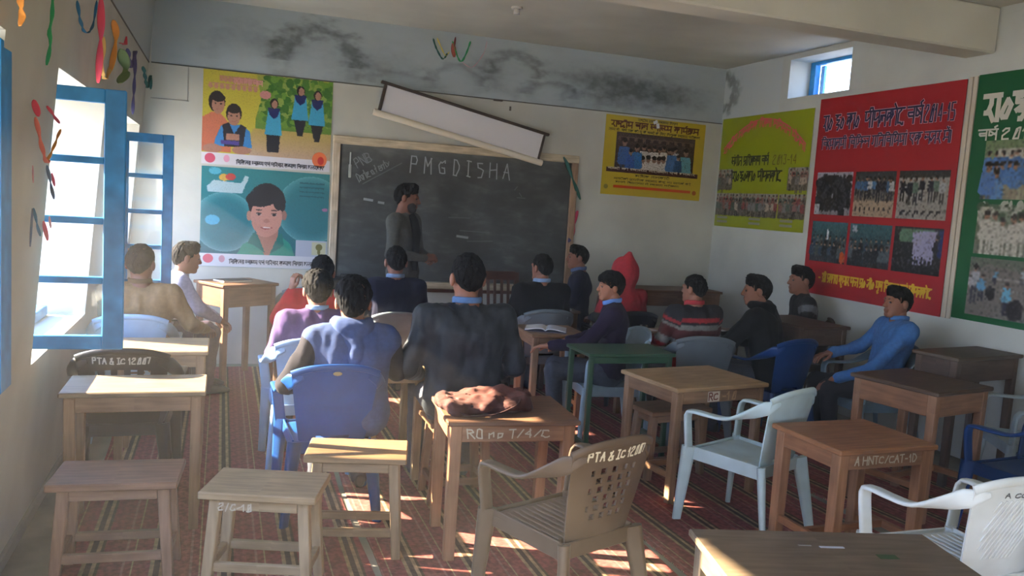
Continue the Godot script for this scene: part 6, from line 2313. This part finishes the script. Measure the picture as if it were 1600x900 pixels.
	person("pupil in a dark purple pullover reaching an arm out, in left profile", Vector3(2.57, 0, -5.12), 66.0, {"hs": 0.86, "s": 0.965, "hip": 0.475, "top": Color(0.13, 0.085, 0.17), "collar": Color(0.40, 0.55, 0.80), "hair": 2, "hy": 14.0, "bulk": 1.05, "fold": 7.0, "skin": Color(0.58, 0.38, 0.28),
		"arm_l": [Vector3(-0.20, 0.21, -0.20), Vector3(-0.13, 0.175, -0.43)], "arm_r": [Vector3(0.22, 0.23, -0.10), Vector3(0.12, 0.18, -0.32)]})
	person("pupil with a coral red hood drawn up over the head", Vector3(3.20, 0, -6.18), 8.0, {"s": 0.93, "hip": 0.475, "top": Color(0.66, 0.13, 0.16), "top_name": "hooded_jacket", "hood_up": true, "bulk": 1.12, "far": true, "fold": 13.0,
		"paint": func(p: Vector3, _J: Dictionary, _s: float) -> Color: return Color(0.66, 0.14, 0.17) if p.y > 0.80 else Color(0.06, 0.06, 0.075)})
	person("pupil in a striped grey and red sweater seen from behind", Vector3(3.16, 0, -5.02), 6.0, {"hs": 0.85, "s": 0.985, "hip": 0.475, "top": Color(0.1, 0.1, 0.1), "top_name": "sweater", "hair": 0, "hy": 20.0, "fold": 14.0, "wide": 1.05, "collar": Color(0.66, 0.20, 0.22), "paint": sweater_paint})
	person("pupil in black leaning forward over a desk in profile", Vector3(3.79, 0, -4.95), 40.0, {"hs": 0.92, "s": 1.01, "hip": 0.475, "top": Color(0.05, 0.055, 0.06), "top_name": "jacket", "lean": 0.30, "hy": 20.0, "hp": -4.0, "hair": 1, "bulk": 1.22, "wide": 1.05, "fold": 15.0, "hood_down": Color(0.05, 0.055, 0.06),
		"arm_l": [Vector3(-0.24, 0.20, -0.28), Vector3(-0.10, 0.235, -0.47)], "arm_r": [Vector3(0.24, 0.20, -0.26), Vector3(0.06, 0.225, -0.46)], "curl": 1})
	person("pupil in a dark jacket with a pale grey sleeve stripe near the red banner", Vector3(4.77, 0, -5.82), 66.0, {"s": 1.0, "hip": 0.475, "top": Color(0.07, 0.07, 0.08), "top_name": "jacket", "hair": 1, "hy": 10.0, "far": true, "lean": 0.14, "fold": 16.0,
		"paint": func(p: Vector3, J: Dictionary, s: float) -> Color:
			var e: Vector3 = J.ell / s
			var sh: Vector3 = J.shl / s
			var t := (p - sh).dot(e - sh) / (e - sh).length_squared()
			return Color(0.42, 0.42, 0.42) if p.x < -0.13 and t > 0.08 and t < 0.36 else Color(0.065, 0.065, 0.075)})
	person("pupil in a sky blue shirt sitting in profile below the red banner", Vector3(4.40, 0, -4.55), 72.0, {"hs": 0.92, "s": 0.99, "hip": 0.475, "top": Color(0.25, 0.42, 0.62), "top_name": "shirt", "hair": 1, "hy": 8.0, "lean": -0.16, "fold": 18.0, "legs": Color(0.12, 0.12, 0.14), "collar": Color(0.27, 0.44, 0.64),
		"arm_l": [Vector3(-0.22, 0.16, -0.17), Vector3(-0.14, 0.07, -0.36)]})

# stripes run round the body, and round the sleeves by their own length
func sweater_paint(p: Vector3, J: Dictionary, s: float) -> Color:
	var y := p.y
	for n in ["l", "r"]:
		var sh: Vector3 = J["sh" + n] / s
		var el: Vector3 = J["el" + n] / s
		if absf(p.x) > absf(sh.x) * 0.93:
			var t := clampf((p - sh).dot(el - sh) / (el - sh).length_squared(), 0.0, 1.2)
			if signf(p.x) == signf(sh.x):
				y = 0.935 - 0.30 * t
	var charcoal := Color(0.10, 0.11, 0.12)
	if y > 0.90:
		return charcoal
	if y > 0.865:
		return Color(0.62, 0.16, 0.18)
	if y > 0.845:
		return charcoal
	if y > 0.815:
		return Color(0.48, 0.47, 0.43)
	if y > 0.70:
		return Color(0.30, 0.10, 0.10)
	if y > 0.62:
		return Color(0.46, 0.45, 0.43)
	if y > 0.52:
		return Color(0.52, 0.12, 0.14)
	return charcoal

# ---------------------------------------------------------------- small things
func open_book(at: Vector3, turn: float, label: String, w := 0.15, d := 0.21) -> void:
	var root := thing("open_book", label, "book", at, turn, "")
	part(root, "cover", box(Vector3(w * 2.0 + 0.012, 0.004, d + 0.012), 0.001, Vector3(0, 0.002, 0)), mat(Color(0.30, 0.28, 0.33), 0.6))
	for s in [-1, 1]:
		var b := MB.new()
		b.shell(func(u: float, v: float) -> Vector3:
			var x := u * w
			var y := 0.010 + 0.016 * sin(PI * pow(u, 0.6)) * (1.0 - 0.4 * u)
			return Vector3(s * x, y, lerpf(d * 0.5, -d * 0.5, v) * s), 10, 3, 0.006)
		part(root, "page_block", b.done(), mat(Color(0.80, 0.79, 0.76) if s < 0 else Color(0.74, 0.74, 0.75), 0.8))

func notebook(at: Vector3, turn: float, label: String, w: float, d: float, tone: Color, tall := 0.012) -> void:
	var root := thing("notebook", label, "book", at, turn)
	part(root, "pages", box(Vector3(w - 0.004, tall, d - 0.004), 0.001, Vector3(0, tall * 0.5 + 0.0015, 0)), mat(Color(0.82, 0.81, 0.77), 0.8))
	part(root, "cover", box(Vector3(w, 0.002, d), 0.0005, Vector3(0, tall + 0.0025, 0)), mat(tone, 0.6))
	part(root, "cover", box(Vector3(w, 0.0015, d), 0.0005, Vector3(0, 0.0008, 0)), mat(tone, 0.6))

func build_small_things() -> void:
	# brown shoulder bag lying on the desk
	var bag := thing("shoulder_bag", "soft reddish brown bag lying on the wooden desk at the centre", "bag", Vector3(1.17, 0.645, -3.56), 6.0)
	var F := Field.new(Vector3(-0.27, -0.03, -0.20), Vector3(0.27, 0.16, 0.20), 0.009)
	F.ell(Vector3(0.0, 0.032, 0.0), Vector3(0.235, 0.034, 0.135), 0.03)
	F.cap(Vector3(-0.18, 0.03, -0.08), Vector3(0.17, 0.03, -0.09), 0.024, 0.026, 0.05)
	F.cap(Vector3(-0.18, 0.028, 0.08), Vector3(0.16, 0.028, 0.08), 0.022, 0.024, 0.05)
	fold_noise.offset = Vector3(40, 0, 0)
	F.rough(fold_noise, 0.02)
	part(bag, "body", arr_mesh(F.nets()), cloth(Color(0.30, 0.18, 0.15), 0.75))
	F = Field.new(Vector3(-0.27, -0.03, -0.20), Vector3(0.27, 0.18, 0.20), 0.009)
	F.ell(Vector3(0.03, 0.055, -0.02), Vector3(0.205, 0.024, 0.115), 0.03)
	F.cap(Vector3(0.06, 0.062, -0.02), Vector3(0.18, 0.052, -0.03), 0.022, 0.016, 0.05)
	F.rough(fold_noise, 0.024)
	part(bag, "flap", arr_mesh(F.nets()), cloth(Color(0.37, 0.22, 0.185), 0.7))
	var b := MB.new()
	var c := Curve3D.new()
	for p in [Vector3(0.17, 0.06, 0.02), Vector3(0.10, 0.045, 0.13), Vector3(-0.02, 0.012, 0.155), Vector3(-0.14, 0.010, 0.14), Vector3(-0.20, 0.03, 0.05)]:
		c.add_point(p, Vector3(0.03, 0, 0), Vector3(-0.03, 0, 0))
	var path := []
	var ws := []
	var ts := []
	for i in 24:
		path.append(c.sample_baked(c.get_baked_length() * i / 23.0, true))
		ws.append(0.024)
		ts.append(0.006)
	b.sweep(path, ws, ts, Vector3(0, 0.4, 1).normalized(), 8, 0.7)
	part(bag, "strap", b.done(), cloth(Color(0.25, 0.15, 0.13), 0.7))
	# books and papers
	open_book(Vector3(2.28, 0.68, -5.60), -24.0, "open white exercise book on the desk behind the green table")
	notebook(Vector3(2.78, 0.70, -6.62), -10.0, "white notebook on the small desk right of the pupil in black", 0.24, 0.18, Color(0.76, 0.75, 0.74))
	notebook(Vector3(3.08, 0.68, -5.58), 12.0, "white notebook on the desk before the striped sweater", 0.20, 0.16, Color(0.78, 0.76, 0.77))
	notebook(Vector3(3.76, 0.68, -5.58), 8.0, "small white notebook on the leaning pupil's desk", 0.14, 0.10, Color(0.78, 0.78, 0.77), 0.008)
	notebook(Vector3(0.10, 0.81, -7.12), 30.0, "flat black notebook on the corner desk under the teal poster", 0.26, 0.17, Color(0.07, 0.07, 0.075))
	desk(Vector3(2.78, 0, -6.62), 0.0, 0.36, 0.26, 0.70, Color(0.40, 0.30, 0.22), "small desk with a white notebook near the carved chair")
	# black bag under the blackboard
	var sack := thing("satchel", "black satchel lying on the low dark desk below the blackboard", "bag", Vector3(1.03, 0.76, -7.16))
	F = Field.new(Vector3(-0.25, -0.02, -0.16), Vector3(0.25, 0.18, 0.16), 0.011)
	F.cap(Vector3(-0.15, 0.06, 0), Vector3(0.15, 0.06, 0), 0.055, 0.055, 0.05)
	F.cap(Vector3(-0.14, 0.05, 0.05), Vector3(0.14, 0.05, 0.05), 0.045, 0.045, 0.05)
	F.rough(fold_noise, 0.012)
	part(sack, "body", arr_mesh(F.nets()), cloth(Color(0.05, 0.05, 0.055), 0.6))
	b = MB.new()
	b.sweep([Vector3(-0.06, 0.10, 0), Vector3(-0.05, 0.135, 0), Vector3(0.05, 0.135, 0), Vector3(0.06, 0.10, 0)], [0.02, 0.02, 0.02, 0.02], [0.008, 0.008, 0.008, 0.008], Vector3(0, 0, 1), 8)
	part(sack, "handle", b.done(), mat(Color(0.06, 0.06, 0.06), 0.6))
	# bulb holder on the ceiling
	var bulb := thing("bulb_holder", "small white bulb holder on the ceiling before the blackboard", "lamp", Vector3(2.16, CEIL, -6.38))
	b = MB.new()
	b.tube([Vector3(0, -0.001, 0), Vector3(0, -0.016, 0)], 0.045, 0.045, 16)
	part(bulb, "ceiling_rose", b.done(), mat(Color(0.78, 0.77, 0.74), 0.4))
	b = MB.new()
	b.tube([Vector3(0, -0.016, 0), Vector3(0, -0.06, 0)], 0.022, 0.026, 14)
	part(bulb, "socket", b.done(), mat(Color(0.72, 0.71, 0.68), 0.4))
	# yellow paper on the beam
	solo("paper_scrap", "tiny yellow paper scrap stuck on the ceiling beam", "paper", box(Vector3(0.04, 0.05, 0.004), 0.001, Vector3(2.96, 3.055, -4.407)), paper(Color(0.85, 0.76, 0.30)))
